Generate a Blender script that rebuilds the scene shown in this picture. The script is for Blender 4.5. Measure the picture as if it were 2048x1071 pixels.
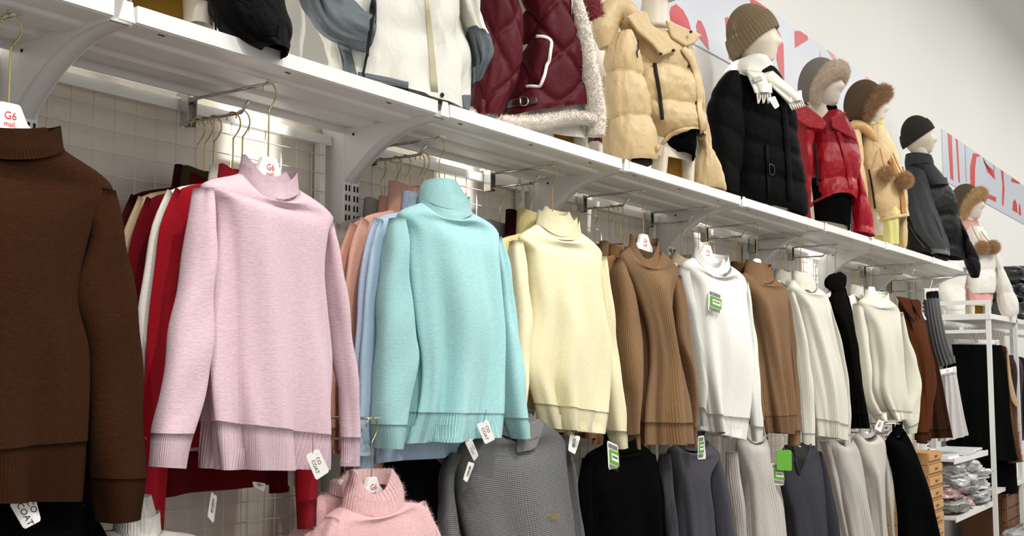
import bpy, bmesh, math, random
import numpy as np
from mathutils import Vector, Matrix, noise
from mathutils.bvhtree import BVHTree
random.seed(7); RNG = np.random.default_rng(7)
for o in list(bpy.data.objects): bpy.data.objects.remove(o)
SC = bpy.context.scene; COL = SC.collection
V = Vector
# ---------------------------------------------------------------- camera
CAM = V((-1.19623, -1.92728, 1.38079)); YAW, PIT, FPX = 0.974886, 0.089542, 2292.0
FW = V((math.sin(YAW)*math.cos(PIT), math.cos(YAW)*math.cos(PIT), math.sin(PIT)))
RT = V((math.cos(YAW), -math.sin(YAW), 0)); UP = RT.cross(FW)
cd = bpy.data.cameras.new('camera'); cd.sensor_width = 36; cd.lens = FPX/2048*36; cd.clip_start = .05
co = bpy.data.objects.new('camera', cd); COL.objects.link(co); SC.camera = co
M = Matrix((RT, UP, -FW)).transposed().to_4x4(); M.translation = CAM; co.matrix_world = M
# ---------------------------------------------------------------- world, lamps, exposure
w = bpy.data.worlds.new('world'); SC.world = w; w.use_nodes = True
bg = w.node_tree.nodes['Background']; bg.inputs[0].default_value = (1, .99, .97, 1); bg.inputs[1].default_value = .62
SC.view_settings.view_transform = 'Standard'; SC.view_settings.look = 'None'
SC.view_settings.exposure = 0.2; SC.view_settings.gamma = 1; SC.view_settings.use_curve_mapping = False
def area(loc, tgt, sx, sy, power, col=(1, 1, 1)):
    l = bpy.data.lights.new('overhead_area_light', 'AREA'); l.shape = 'RECTANGLE'; l.size = sx; l.size_y = sy; l.energy = power; l.color = col
    o = bpy.data.objects.new('overhead_area_light', l); COL.objects.link(o); o.location = loc
    o.rotation_euler = (V(tgt)-V(loc)).to_track_quat('-Z', 'Y').to_euler(); return o
def spot(loc, tgt, power, ang=50, size=.04, col=(1, .97, .92)):
    l = bpy.data.lights.new('track_spot', 'SPOT'); l.energy = power; l.spot_size = math.radians(ang); l.spot_blend = .6; l.shadow_soft_size = size; l.color = col
    o = bpy.data.objects.new('track_spot', l); COL.objects.link(o); o.location = loc
    o.rotation_euler = (V(tgt)-V(loc)).to_track_quat('-Z', 'Y').to_euler(); return o
for i in range(7): area((-1.2+2.4*i, -2.5, 4.4), (-1.2+2.4*i, -2.3, 0), .3, 1.6, 46, (1, .99, .97))  # unseen overhead lights; last two added to brighten the far wall
for i in range(6): spot((-1.6+1.5*i, -1.75, 3.45), (-.9+1.5*i, -.1, 1.5), 88, 58, .04)
for x in (.66, 1.46, 2.32, 3.15, 4.42): spot((x, -.16, 3.6), (x, .055, 1.96), 900, 7, .012, (1, 1, 1))
# ---------------------------------------------------------------- helpers
def U(px, py, pl):
    """point where the sight line of a photo position meets the plane (point, normal)"""
    d = FW + RT*((px-1024)/FPX) - UP*((py-535.5)/FPX)
    return CAM + d*((pl[0]-CAM).dot(pl[1])/d.dot(pl[1]))
def plane(y, a=0, x=0.0):
    a = math.radians(a); return (V((x, y, 0)), V((-math.sin(a), -math.cos(a), 0)))
def PX(pts, pl): return [U(p[0], p[1], pl) for p in pts]
def planeX(x): return (V((x, 0, 0)), V((-1, 0, 0)))
def mpp(P): return (V(P)-CAM).dot(FW)/FPX
def link(o, parent=None):
    COL.objects.link(o)
    if parent is not None: o.parent = parent
    return o
def wloc(o):
    l = V((0, 0, 0))
    while o is not None: l = l+o.location; o = o.parent
    return l
def mk(name, verts, faces, mat, parent=None, smooth=True, uv=None, origin=None, kind=None):
    """one mesh object from world-space points"""
    vs = np.asarray([tuple(v) for v in verts], dtype=float)
    if parent is not None: og = np.array(wloc(parent)); loc = V((0, 0, 0))
    else:
        og = np.array(origin) if origin is not None else np.array([(vs[:, 0].min()+vs[:, 0].max())/2, (vs[:, 1].min()+vs[:, 1].max())/2, vs[:, 2].min()])
        loc = V(og)
    me = bpy.data.meshes.new(name); me.from_pydata((vs-og).tolist(), [], faces)
    if smooth: me.polygons.foreach_set('use_smooth', [True]*len(me.polygons))
    if uv is not None:
        ul = me.uv_layers.new(name='UVMap'); li = np.zeros(len(me.loops), dtype=np.int32); me.loops.foreach_get('vertex_index', li)
        ul.data.foreach_set('uv', np.asarray(uv, dtype=np.float32)[li].ravel())
    me.materials.append(mat); me.update()
    o = bpy.data.objects.new(name, me); o.location = loc
    if kind: o['kind'] = kind
    return link(o, parent)
def thing(name, label, cat, loc, group=None):
    o = bpy.data.objects.new(name, None); o.empty_display_size = .05; o.location = loc; link(o)
    return tag(o, label, cat, group)
def tag(o, label, cat, group=None):
    o['label'] = label; o['category'] = cat
    if group: o['group'] = group
    return o
def boxv(c, s):
    x, y, z = c; a, b, d = s[0]/2, s[1]/2, s[2]/2
    v = [(x+i*a, y+j*b, z+k*d) for i in (-1, 1) for j in (-1, 1) for k in (-1, 1)]
    return v, [(0, 1, 3, 2), (4, 6, 7, 5), (0, 4, 5, 1), (2, 3, 7, 6), (0, 2, 6, 4), (1, 5, 7, 3)]
def boxes(name, lst, mat, parent=None, kind=None, origin=None):
    vs, fs = [], []
    for c, s in lst:
        v, f = boxv(c, s); n = len(vs); vs += v; fs += [tuple(i+n for i in q) for q in f]
    return mk(name, vs, fs, mat, parent, smooth=False, kind=kind, origin=origin)
def prism(name, pts, nrm, th, mat, parent=None, bevel=0, kind=None):
    """planar polygon (3D points) given a thickness along nrm"""
    n = len(pts); nv = V(nrm)
    a = [V(p)+nv*th/2 for p in pts]; b = [V(p)-nv*th/2 for p in pts]
    fs = [tuple(range(n)), tuple(range(2*n-1, n-1, -1))]+[(i, i+n, (i+1) % n+n, (i+1) % n) for i in range(n)]
    o = mk(name, a+b, fs, mat, parent, smooth=False, kind=kind)
    if bevel:
        m = o.modifiers.new('b', 'BEVEL'); m.width = bevel; m.segments = 2
    return o
def crom(pts, n, closed=False):
    """catmull-rom through 3D points, n samples, chord spaced"""
    P = [np.array(p, dtype=float) for p in pts]; out = []
    k = len(P); d = [0]
    for i in range(1, k): d.append(d[-1]+np.linalg.norm(P[i]-P[i-1])+1e-9)
    for j in range(n):
        t = d[-1]*j/(n-1); i = 0
        while i < k-2 and t > d[i+1]: i += 1
        f = (t-d[i])/(d[i+1]-d[i])
        p1, p2 = P[i], P[i+1]; p0 = P[i-1] if i > 0 else 2*p1-p2; p3 = P[i+2] if i+2 < k else 2*p2-p1
        out.append(.5*((2*p1)+(p2-p0)*f+(2*p0-5*p1+4*p2-p3)*f*f+(3*p1-p0-3*p2+p3)*f**3))
    return np.array(out)
def sweep(path, rad, seg=8, n=None, flat=None, upv=None):
    """verts, faces of a capped tube along a path; rad number or list; flat=(axis vector, factor)"""
    P = crom(path, n) if n else np.array([tuple(p) for p in path], dtype=float)
    m = len(P); r = np.interp(np.linspace(0, 1, m), np.linspace(0, 1, len(rad)), rad) if hasattr(rad, '__len__') else np.full(m, rad)
    vs, fs = [], []; prev = None
    for i in range(m):
        t = P[min(i+1, m-1)]-P[max(i-1, 0)]; t = t/(np.linalg.norm(t)+1e-12)
        if prev is None:
            a = np.array(upv, dtype=float) if upv is not None else (np.array([0, 0, 1.]) if abs(t[2]) < .9 else np.array([1., 0, 0]))
        else: a = prev
        a = a-t*np.dot(a, t); a /= np.linalg.norm(a)+1e-12; b = np.cross(t, a); prev = a
        for j in range(seg):
            th = 2*math.pi*j/seg; off = (a*math.cos(th)*(flat if flat else 1)+b*math.sin(th))*r[i]
            vs.append(P[i]+off)
    for i in range(m-1):
        for j in range(seg):
            fs.append((i*seg+j, i*seg+(j+1) % seg, (i+1)*seg+(j+1) % seg, (i+1)*seg+j))
    fs.append(tuple(range(seg-1, -1, -1))); fs.append(tuple(range((m-1)*seg, m*seg)))
    return vs, fs
def wire(name, path, r, mat, parent=None, seg=6, n=None, flat=None, upv=None, kind=None):
    v, f = sweep(path, r, seg, n, flat, upv); return mk(name, v, f, mat, parent, kind=kind)
BV = {}
def tube(bands, L, R, pl, parent, T=.05, off=0., rows=44, seg=56, fold=None, sag=0., open_top=False, thick=.004, endcap=True, pw=.85, comp=True, tcap=.8):
    """soft tube between two outlines. bands: [(name, material, v0, v1)] splits it into parts. T, sag: values at the knots"""
    o3 = pl[1]*off
    Lp = [V(p)+V((0, 0, 0)) if len(p) == 3 else U(p[0], p[1], (pl[0]+o3, pl[1])) for p in L]
    Rp = [V(p)+V((0, 0, 0)) if len(p) == 3 else U(p[0], p[1], (pl[0]+o3, pl[1])) for p in R]
    k = len(Lp); n = pl[1]
    mid = [(Lp[i]+Rp[i])/2 for i in range(k)]
    d = [0.]
    for i in range(1, k): d.append(d[-1]+max(.5*((Lp[i]-Lp[i-1]).length+(Rp[i]-Rp[i-1]).length), 1e-4))
    tot = d[-1]; kn = np.array(d)/tot
    def samp(P, t):
        i = min(max(int(np.searchsorted(kn, t, side='right')-1), 0), k-2); f = (t-kn[i])/(kn[i+1]-kn[i])
        p1, p2 = P[i], P[i+1]; h = kn[i+1]-kn[i]
        m1 = (P[i+1]-P[i-1])/(kn[i+1]-kn[i-1])*h if i > 0 else (p2-p1)
        m2 = (P[i+2]-P[i])/(kn[i+2]-kn[i])*h if i+2 < k else (p2-p1)
        return p1*(2*f**3-3*f*f+1)+m1*(f**3-2*f*f+f)+p2*(-2*f**3+3*f*f)+m2*(f**3-f*f)
    def val(x, t): return float(np.interp(t, kn if len(x) == k else np.linspace(0, 1, len(x)), x)) if hasattr(x, '__len__') else float(x)
    bands = [(b[0], b[1], 1+b[2]/tot if b[2] < 0 else b[2], 1+b[3]/tot if b[3] < 0 else b[3]) for b in bands]
    ts = [i/(rows-1) for i in range(rows)]
    for b in bands:
        for e in (b[2], b[3]):
            j = int(np.argmin([abs(t-e) for t in ts])); ts[j] = e
    ts = sorted(set(ts)); rows = len(ts)
    th = np.linspace(0, 2*math.pi, seg, endpoint=False)
    cs, sn = np.cos(th), np.sin(th); cx = np.sign(cs)*np.abs(cs)**pw; sy = np.sign(sn)*np.abs(sn)**pw
    circ = 0; grid = []; 
    for t in ts:
        a, b = samp(Lp, t), samp(Rp, t); c = (a+b)/2; wv = (b-a)/2; wl = max(wv.length, 1e-5)
        tt = val(T, t); a_ = 1.
        if comp:
            tc = CAM-c; tc.z = 0; tc.normalize(); ca = max(.05, tc.dot(n)); tn = math.sqrt(max(0, 1-ca*ca))/ca
            tt = min(tt, val(tcap, t)*wl/max(tn, .01)); a_ = math.sqrt(max(.05, 1-(tt*tn/wl)**2))
        sg = val(sag, t); ax = wv/wl
        base = np.outer(np.ones(seg), np.array(c))+np.outer(cx, np.array(wv)*a_)+np.outer(sy*tt, np.array(n))
        if sg: base[:, 2] -= sg*1.12*np.maximum(np.sin(th-.4), 0)*np.maximum(sn, 0)
        if fold is not None:
            fd = np.array([fold(q, t) for q in th]); base += np.outer(fd*sn, np.array(n))+np.outer(fd*cs, np.array(ax))
        circ = max(circ, math.pi*(3*(wl*a_+tt)-math.sqrt((3*wl*a_+tt)*(wl*a_+3*tt)))); grid.append((base, np.array(c), np.array(n)))
    objs = []
    for (nm, mat, v0, v1) in bands:
        idx = [i for i, t in enumerate(ts) if v0-1e-9 <= t <= v1+1e-9]
        rws = [grid[i][0] for i in idx]; vv = [ts[i]*tot for i in idx]; cc = [grid[i][1] for i in idx]
        bi = bands.index((nm, mat, v0, v1))
        if bi > 0:  # a rib band sits a little inside
            rws = [g[0]+(grid[i][1]-g[0])*np.array([.008, .008, 0]) if True else g[0] for i, g in ((i, grid[i]) for i in idx)]
        def inset(r, c, f, dz): 
            q = r+(c-r)*np.array([f, f, 0]); q = q.copy(); q[:, 2] += dz; return q
        skip = set()
        if open_top and v0 == 0:
            r0 = rws[0]; c0 = cc[0]; ins = [inset(r0, c0, .2, -.035), inset(r0, c0, .1, -.002), inset(r0, c0, .03, .0)]
            rws = ins+[r0]+rws; vv = [vv[0]-.04, vv[0]-.004, vv[0]-.002, vv[0]]+vv; skip.add(3)
        if endcap and v1 == 1:
            skip.add(len(rws)-1); rws = rws+[rws[-1], inset(rws[-1], cc[-1], .03, .0005), inset(rws[-1], cc[-1], .1, .04)]; vv = vv+[vv[-1], vv[-1]+.003, vv[-1]-.04]
        m = len(rws); vs = np.concatenate(rws)
        uv = np.zeros((m*seg, 2)); 
        for i in range(m): uv[i*seg:(i+1)*seg, 0] = np.minimum(th, 2*math.pi-th)/(2*math.pi)*circ; uv[i*seg:(i+1)*seg, 1] = vv[i]
        fs = [(i*seg+j, i*seg+(j+1) % seg, (i+1)*seg+(j+1) % seg, (i+1)*seg+j) for i in range(m-1) if i not in skip for j in range(seg)]
        if not (open_top and v0 == 0): fs.append(tuple(range(seg)))
        o = mk(nm, vs, fs, mat, parent, uv=uv); objs.append(o)
        BV.setdefault(id(parent) if parent is not None else nm, []).append((vs, fs))
    return objs
def bvh(*keys):
    vs, fs = [], []
    for k in keys:
        for v, f in BV[id(k)]:
            n = len(vs); vs += [tuple(q) for q in v]; fs += [tuple(i+n for i in q) for q in f]
    return BVHTree.FromPolygons(vs, fs)
def hit(px, py, tree, lift=.003, fallback=None):
    d = (FW+RT*((px-1024)/FPX)-UP*((py-535.5)/FPX)).normalized()
    r = tree.ray_cast(CAM, d)
    if r[0] is None: return (U(px, py, fallback), fallback[1]) if fallback else (None, None)
    n = r[1] if r[1].dot(d) < 0 else -r[1]
    return r[0]+n*lift, n
def folds(seed, amp=.008, k=5, v0=.08, top=.0):
    amp = amp*1.9
    ph = [random.Random(seed*7+i).uniform(0, 6.28) for i in range(6)]
    def f(th, v):
        r = top+(1-top)*min(1, max(0, (v-v0)/(1-v0)))**1.2
        q = th+.25*math.sin(2.2*v+ph[3])
        return amp*r*(math.sin(k*q+ph[0])+.6*math.sin((k*2-1)*q+ph[1]+1.5*v)+.4*math.sin(3*q+ph[2]))+.35*amp*math.sin(9*v+2*th+ph[4])*math.sin(2*th+ph[5])
    return f
def sleevef(seed, amp=.004):
    ph = [random.Random(seed*13+i).uniform(0, 6.28) for i in range(4)]
    return lambda th, v: amp*(math.sin(3*th+ph[0]+3*v)+.7*math.sin(14*v+th+ph[1])*(.4+v*.6)+.5*math.sin(23*v-2*th+ph[2]))
# ---------------------------------------------------------------- materials
MATS = {}
def srgb(c):
    if isinstance(c, str): c = tuple(int(c[i:i+2], 16)/255 for i in (1, 3, 5))
    return tuple((x/12.92 if x <= .04045 else ((x+.055)/1.055)**2.4) for x in c)
def nodes(name):
    m = bpy.data.materials.new(name); m.use_nodes = True; nt = m.node_tree; b = nt.nodes['Principled BSDF']
    return m, nt, b
def add(nt, t, **kw):
    n = nt.nodes.new(t)
    for k, v in kw.items(): setattr(n, k, v)
    return n
def plain(name, col, rough=.5, metal=0, spec=.5, var=.04, scale=40, bump=0, sheen=0, trans=0, coat=0):
    if name in MATS: return MATS[name]
    m, nt, b = nodes(name); c = srgb(col)
    nz = add(nt, 'ShaderNodeTexNoise'); nz.inputs['Scale'].default_value = scale; nz.inputs['Detail'].default_value = 4
    tc = add(nt, 'ShaderNodeTexCoord'); nt.links.new(tc.outputs['Object'], nz.inputs['Vector'])
    mx = add(nt, 'ShaderNodeMix', data_type='RGBA'); mx.inputs[6].default_value = (*[x*(1-var) for x in c], 1); mx.inputs[7].default_value = (*[min(1, x*(1+var)) for x in c], 1)
    nt.links.new(nz.outputs[0], mx.inputs[0]); nt.links.new(mx.outputs[2], b.inputs['Base Color'])
    b.inputs['Roughness'].default_value = rough; b.inputs['Metallic'].default_value = metal; b.inputs['Specular IOR Level'].default_value = spec
    if sheen: b.inputs['Sheen Weight'].default_value = sheen
    if trans: b.inputs['Transmission Weight'].default_value = trans
    if coat: b.inputs['Coat Weight'].default_value = coat
    if bump:
        bp = add(nt, 'ShaderNodeBump'); bp.inputs['Strength'].default_value = 1; bp.inputs['Distance'].default_value = bump
        nt.links.new(nz.outputs[0], bp.inputs['Height']); nt.links.new(bp.outputs[0], b.inputs['Normal'])
    MATS[name] = m; return m
def knit(name, col, rib=0, depth=.0012, heather=.12, cross=0, fuzz=.0004, sheen=.15, slant=0, vib=0):
    """knitted wool: rib = ribs per metre round the tube, cross = stitch rows per metre"""
    if name in MATS: return MATS[name]
    m, nt, b = nodes(name); c = srgb(col); L = nt.links.new; sheen = sheen*min(1, sum(c)*1.2)
    if rib: depth = min(depth, 1.25/(2*math.pi*rib)) if rib > 160 else min(depth, .9/(2*math.pi*rib))
    uv = add(nt, 'ShaderNodeUVMap'); uv.uv_map = 'UVMap'
    sp = add(nt, 'ShaderNodeSeparateXYZ'); L(uv.outputs[0], sp.inputs[0])
    tc = add(nt, 'ShaderNodeTexCoord')
    n1 = add(nt, 'ShaderNodeTexNoise'); n1.inputs['Scale'].default_value = 420; n1.inputs['Detail'].default_value = 3; L(tc.outputs['Object'], n1.inputs['Vector'])
    mp = add(nt, 'ShaderNodeMapping'); mp.inputs['Scale'].default_value = (90, 90, 260); L(tc.outputs['Object'], mp.inputs[0])
    n2 = add(nt, 'ShaderNodeTexNoise'); n2.inputs['Scale'].default_value = 1; n2.inputs['Detail'].default_value = 5; L(mp.outputs[0], n2.inputs['Vector'])
    av = add(nt, 'ShaderNodeMath', operation='ADD'); L(n1.outputs[0], av.inputs[0]); L(n2.outputs[0], av.inputs[1])
    mr = add(nt, 'ShaderNodeMapRange'); mr.inputs[1].default_value = .6; mr.inputs[2].default_value = 1.4; L(av.outputs[0], mr.inputs[0])
    mx = add(nt, 'ShaderNodeMix', data_type='RGBA'); mx.inputs[6].default_value = (*[x*(1-heather) for x in c], 1); mx.inputs[7].default_value = (*[min(1, x*(1+heather)+.01*heather) for x in c], 1)
    L(mr.outputs[0], mx.inputs[0]); L(mx.outputs[2], b.inputs['Base Color'])
    h = add(nt, 'ShaderNodeMath', operation='MULTIPLY'); h.inputs[1].default_value = fuzz; L(av.outputs[0], h.inputs[0]); cur = h.outputs[0]
    def wave(src, freq, dep, ph=None):
        a = add(nt, 'ShaderNodeMath', operation='MULTIPLY'); a.inputs[1].default_value = freq*2*math.pi; L(src, a.inputs[0]); o_ = a.outputs[0]
        if ph is not None:
            q = add(nt, 'ShaderNodeMath', operation='ADD'); L(o_, q.inputs[0]); L(ph, q.inputs[1]); o_ = q.outputs[0]
        s = add(nt, 'ShaderNodeMath', operation='SINE'); L(o_, s.inputs[0])
        g = add(nt, 'ShaderNodeMath', operation='MULTIPLY'); g.inputs[1].default_value = dep; L(s.outputs[0], g.inputs[0]); return g.outputs[0]
    def plus(x, y):
        q = add(nt, 'ShaderNodeMath', operation='ADD'); L(x, q.inputs[0]); L(y, q.inputs[1]); return q.outputs[0]
    if rib:
        ph = None
        if slant:
            sl = add(nt, 'ShaderNodeMath', operation='MULTIPLY'); sl.inputs[1].default_value = slant*rib*2*math.pi; L(sp.outputs[1], sl.inputs[0]); ph = sl.outputs[0]
        cur = plus(cur, wave(sp.outputs[0], rib, depth, ph))
    if cross: cur = plus(cur, wave(sp.outputs[1], cross, depth*.7))
    bp = add(nt, 'ShaderNodeBump'); bp.inputs['Strength'].default_value = 1; bp.inputs['Distance'].default_value = 1; L(cur, bp.inputs['Height']); L(bp.outputs[0], b.inputs['Normal'])
    b.inputs['Roughness'].default_value = .95; b.inputs['Specular IOR Level'].default_value = .12*min(1, .15+sum(c)*2); b.inputs['Sheen Weight'].default_value = sheen; b.inputs['Sheen Roughness'].default_value = .6
    MATS[name] = m; return m
WHITE = plain('white_powder_coat', '#e9e8e4', .35, var=.02)
WALLM = plain('white_wall_paint', '#edece6', .8, var=.015, scale=3)
PANEL = plain('beige_laminate', '#dcd2c5', .38, var=.03, scale=6)
CHROME = plain('chrome', '#c9c7c2', .18, 1, var=.05)
GOLD = plain('brass_wire', '#c9b27a', .25, 1, var=.05)
PLASTIC = plain('white_hanger_plastic', '#f3f2f0', .35, var=.01)
BLACK = plain('black_gap', '#0b0a0a', .8)
REDP = plain('red_print', '#d8232f', .5, var=.03)
INK = plain('black_print', '#0c0c0c', .6)
CARD = plain('white_card', '#f2f0ea', .55, var=.02)
GREEN = plain('green_card', '#63a832', .55, var=.03)
GREYP = plain('grey_print', '#7d7f82', .6)
THREAD = plain('black_thread', '#191717', .8)
def text(name, body, loc, right, up, size, mat, parent, ext=.0002, align='CENTER', sx=1.):
    c = bpy.data.curves.new(name, 'FONT'); c.body = body; c.size = 1; c.align_x = align; c.align_y = 'CENTER'; c.extrude = 0; c.space_line = .85; c.resolution_u = 3
    o = bpy.data.objects.new(name, c); COL.objects.link(o); dg = bpy.context.evaluated_depsgraph_get(); dg.update()
    me = bpy.data.meshes.new_from_object(o.evaluated_get(dg)); bpy.data.objects.remove(o)
    r, u = V(right).normalized(), V(up).normalized(); n = r.cross(u)
    vs = [V(loc)+r*(v.co.x*size*sx)+u*(v.co.y*size)+n*ext for v in me.vertices]; fs = [tuple(p.vertices) for p in me.polygons]
    bpy.data.meshes.remove(me)
    return mk(name, vs, fs, mat, parent, smooth=False)
def fuzz(name, src, count, length, width, mat, parent, bend=.4, seed=1, zmin=None, down=0., kind='stuff', front=None):
    """tapered hairs standing on meshes [(verts, faces)]"""
    rg = np.random.default_rng(seed); P, N = [], []
    for vs, fs in src:
        vs = np.asarray([tuple(v) for v in vs], dtype=float); q = np.array([f for f in fs if len(f) == 4])
        a, b, c, d = (vs[q[:, i]] for i in range(4)); nn = np.cross(c-a, d-b); ar = np.linalg.norm(nn, axis=1); nn /= ar[:, None]+1e-12
        P.append((a, b, c, d, nn, ar))
    A, B, C, D, NN, AR = (np.concatenate([p[i] for p in P]) for i in range(6))
    i = rg.choice(len(AR), count, p=AR/AR.sum()); u, v = rg.random((2, count, 1))
    p = A[i]*(1-u)*(1-v)+B[i]*u*(1-v)+C[i]*u*v+D[i]*(1-u)*v; n = NN[i]
    ln = length*(.5+rg.random((count, 1))*.8); jit = rg.normal(0, bend, (count, 3)); dr = n+jit; dr[:, 2] -= down; dr /= np.linalg.norm(dr, axis=1)[:, None]
    sd = np.cross(dr, rg.normal(0, 1, (count, 3))); sd /= np.linalg.norm(sd, axis=1)[:, None]
    mid = p+dr*ln*.5; tip = p+dr*ln+rg.normal(0, .25, (count, 3))*ln*.5
    vs = np.concatenate([p-sd*width, p+sd*width, mid+sd*width*.7, mid-sd*width*.7, tip]); k = count
    fs = [(j, j+k, j+2*k, j+3*k) for j in range(k)]+[(j+3*k, j+2*k, j+4*k) for j in range(k)]
    return mk(name, vs, fs, mat, parent, smooth=False, kind=kind)
# ================================================================ the room
def struct(o): o['kind'] = 'structure'; return o
FLOORM = plain('grey_floor_tile', '#8b8680', .35, var=.06, scale=4)
struct(boxes('floor', [((8, -3, -.05), (30, 8, .1))], FLOORM))
struct(boxes('wall_back', [((8, .16, 2.6), (30, .12, 5.2))], WALLM))
struct(boxes('wall_right', [((22.5, -3, 2.6), (.1, 8, 5.2))], WALLM))
struct(boxes('ceiling', [((8, -3, 5.25), (30, 8, .1))], WALLM))
W = .9
for n in range(-1, 7):
    struct(boxes('wall_panel_%d' % (n+2), [((W*n+.48, .085, 1.0), (.838, .02, 1.98))], PANEL))
# ---------------------------------------------------------------- uprights with slots
ordn = ['first', 'second', 'third', 'fourth', 'fifth', 'sixth', 'seventh', 'eighth', 'ninth', 'tenth', 'eleventh', 'twelfth', 'thirteenth', 'fourteenth', 'fifteenth', 'sixteenth']
def upright(n, label):
    x = W*n; t = thing('slotted_upright', label, 'upright', (x+.03, .05, 0), 'slotted shelf uprights')
    for dx in (.015, .045):
        p = boxes('post', [((x+dx, .05, 1.0), (.0285, .1, 2.0))], WHITE, t)
        m = p.modifiers.new('b', 'BEVEL'); m.width = .003; m.segments = 2
    sl = []
    for dx in (.009, .021, .039, .051):
        for k in range(64): sl.append(((x+dx, -.0005, .36+.025*k), (.0042, .003, .0145)))
    boxes('slot_column', sl, BLACK, t, kind='stuff')
spots = ['behind the brown mock-neck sweater', 'between the pink and the aqua sweaters', 'above the pale yellow turtleneck', 'behind the white crew-neck sweater', 'behind the camel turtleneck', 'behind the narrow black turtleneck', 'behind the cream textured sweater', 'carrying the free end of the long shelf']
for n in range(8): upright(n, 'white twin-slotted steel upright '+spots[n])
# ---------------------------------------------------------------- grid panels
bay_at = ['behind the brown mock-neck sweater at the shelf start', 'behind the pink mock-neck sweater', 'behind the aqua turtleneck', 'behind the tan and white crew-neck sweaters', 'behind the camel turtleneck', 'behind the black and cream sweaters', 'behind the cream textured sweater', 'behind the brown collared sweater']
GRIDM = plain('grid_wire', '#dedad2', .35, var=.02)
vme = hme = None
for n in range(-1, 7):
    x0, x1 = W*n+.075, W*(n+1)-.012; z0, z1 = .35, 1.955
    t = thing('grid_panel', 'white wire grid panel '+bay_at[n+1], 'grid panel', (x0+.42, .05, z0), 'wire grid panels')
    for nm, c, s in (('top_rail', ((x0+x1)/2, .05, z1), (x1-x0+.02, .022, .024)), ('bottom_rail', ((x0+x1)/2, .05, z0), (x1-x0, .02, .02)),
                     ('side_rail', (x0, .052, (z0+z1)/2), (.02, .018, z1-z0)), ('side_rail', (x1-.018, .052, (z0+z1)/2), (.02, .018, z1-z0))):
        boxes(nm, [(c, s)], WHITE, t)
    wire('bolt', [(x1-.018, .046, 1.73), (x1-.018, .034, 1.73)], .007, CHROME, t, seg=8)
    xs = [x0+.032+.052*k for k in range(15)]; zs = [z1-.04-.046*k for k in range(34)]
    for x in xs:
        if vme is None:
            v, f = sweep([(0, 0, -(z1-z0)/2), (0, 0, (z1-z0)/2)], .0013, 6); q_ = mk('wire', v, f, GRIDM, None, origin=(0, 0, 0)); vme = q_.data; bpy.data.objects.remove(q_)
        o = bpy.data.objects.new('wire', vme); link(o, t); o.location = V((x, .046, (z0+z1)/2))-t.location
    for z in zs:
        if hme is None:
            v, f = sweep([(-(x1-x0)/2+.01, 0, 0), ((x1-x0)/2-.01, 0, 0)], .0013, 6); q_ = mk('wire', v, f, GRIDM, None, origin=(0, 0, 0)); hme = q_.data; bpy.data.objects.remove(q_)
        o = bpy.data.objects.new('wire', hme); link(o, t); o.location = V(((x0+x1)/2-.006, .0425, z))-t.location
# ---------------------------------------------------------------- shelves and brackets
SD = .289
prof_out = [(-SD, 2.014), (-SD, 1.986), (-SD+.004, 1.983), (-SD+.03, 1.983), (-SD+.034, 1.9855), (-.218, 1.9855), (-.212, 1.979), (-.206, 1.9775), (-.15, 1.9775), (-.144, 1.979), (-.138, 1.9865), (-.1, 1.9865), (-.094, 1.978), (-.045, 1.978), (-.039, 1.986), (-.004, 1.986), (-.002, 1.97), (.004, 1.97), (.004, 2.004), (-.27, 2.004), (-.276, 2.014)]
sh_lab = ['under the black puffer jacket', 'under the white and grey shell jacket', 'under the burgundy quilted jacket', 'under the beige puffer jacket', 'under the black puffer with the scarf', 'under the red puffer jacket', 'under the tan jacket with pompoms', 'under the black denim-sleeved jacket']
def shelf(n, label):
    x0, x1 = W*n+.052, W*(n+1)+.004
    m = len(prof_out); vs = [(x0, y, z) for y, z in prof_out]+[(x1, y, z) for y, z in prof_out]
    fs = [tuple(range(m-1, -1, -1)), tuple(range(m, 2*m))]+[(i, (i+1) % m, (i+1) % m+m, i+m) for i in range(m)]
    t = thing('shelf', label, 'shelf', ((x0+x1)/2, -.14, 1.97), 'white steel shelves of the long rack')
    mk('shelf_board', vs, fs, WHITE, t, smooth=False)
    boxes('front_lip', [(((x0+x1)/2, -SD-.0015, 2.0), (x1-x0, .003, .03))], WHITE, t)
    for q in (.08, .45, .82): boxes('punched_slot', [((x0+q*(x1-x0), -SD+.018, 1.9826), (.014, .003, .002))], BLACK, t)
for n in range(-1, 7): shelf(n, 'white ribbed steel shelf '+sh_lab[n+1])
def bracket(n, label):
    x = W*n; t = thing('shelf_bracket', label, 'bracket', (x+.03, 0, 1.85), 'curved shelf brackets')
    def low(s): # lower edge z at s in 0..1 from wall to front
        return 1.848+.13*(1-(1-s)**2.3)
    N = 16; ys = [-.0-.277*i/N for i in range(N+1)]
    for dx in (.003, .049):
        pts = [V((x+dx, y, min(low(-y/.277), 1.985))) for y in ys]+[V((x+dx, -.285, 1.984)), V((x+dx, -.283, 2.0)), V((x+dx, -.2, 2.0-.013)), V((x+dx, 0, 1.985))]
        prism('side_plate', pts, (1, 0, 0), .003, WHITE, t)
    vs = []
    for y in ys: z = min(low(-y/.277), 1.985); vs += [(x+.003, y, z+.001), (x+.049, y, z+.001), (x+.049, y, z+.004), (x+.003, y, z+.004)]
    fs = [(i*4+j, i*4+(j+1) % 4, i*4+4+(j+1) % 4, i*4+4+j) for i in range(N) for j in range(4)]
    mk('curved_flange', vs, fs, WHITE, t)
    prism('front_clip', [V((x+.012, -.293, 1.981)), V((x+.046, -.293, 1.981)), V((x+.04, -.293, 2.017)), V((x+.022, -.293, 2.017))], (0, 1, 0), .004, WHITE, t, .001)
    for y, z in ((-.03, 1.965), (-.262, 1.99)): wire('rivet_hole', [(x+.0, y, z), (x+.0025, y, z)], .0035, BLACK, t, seg=8)
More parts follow.
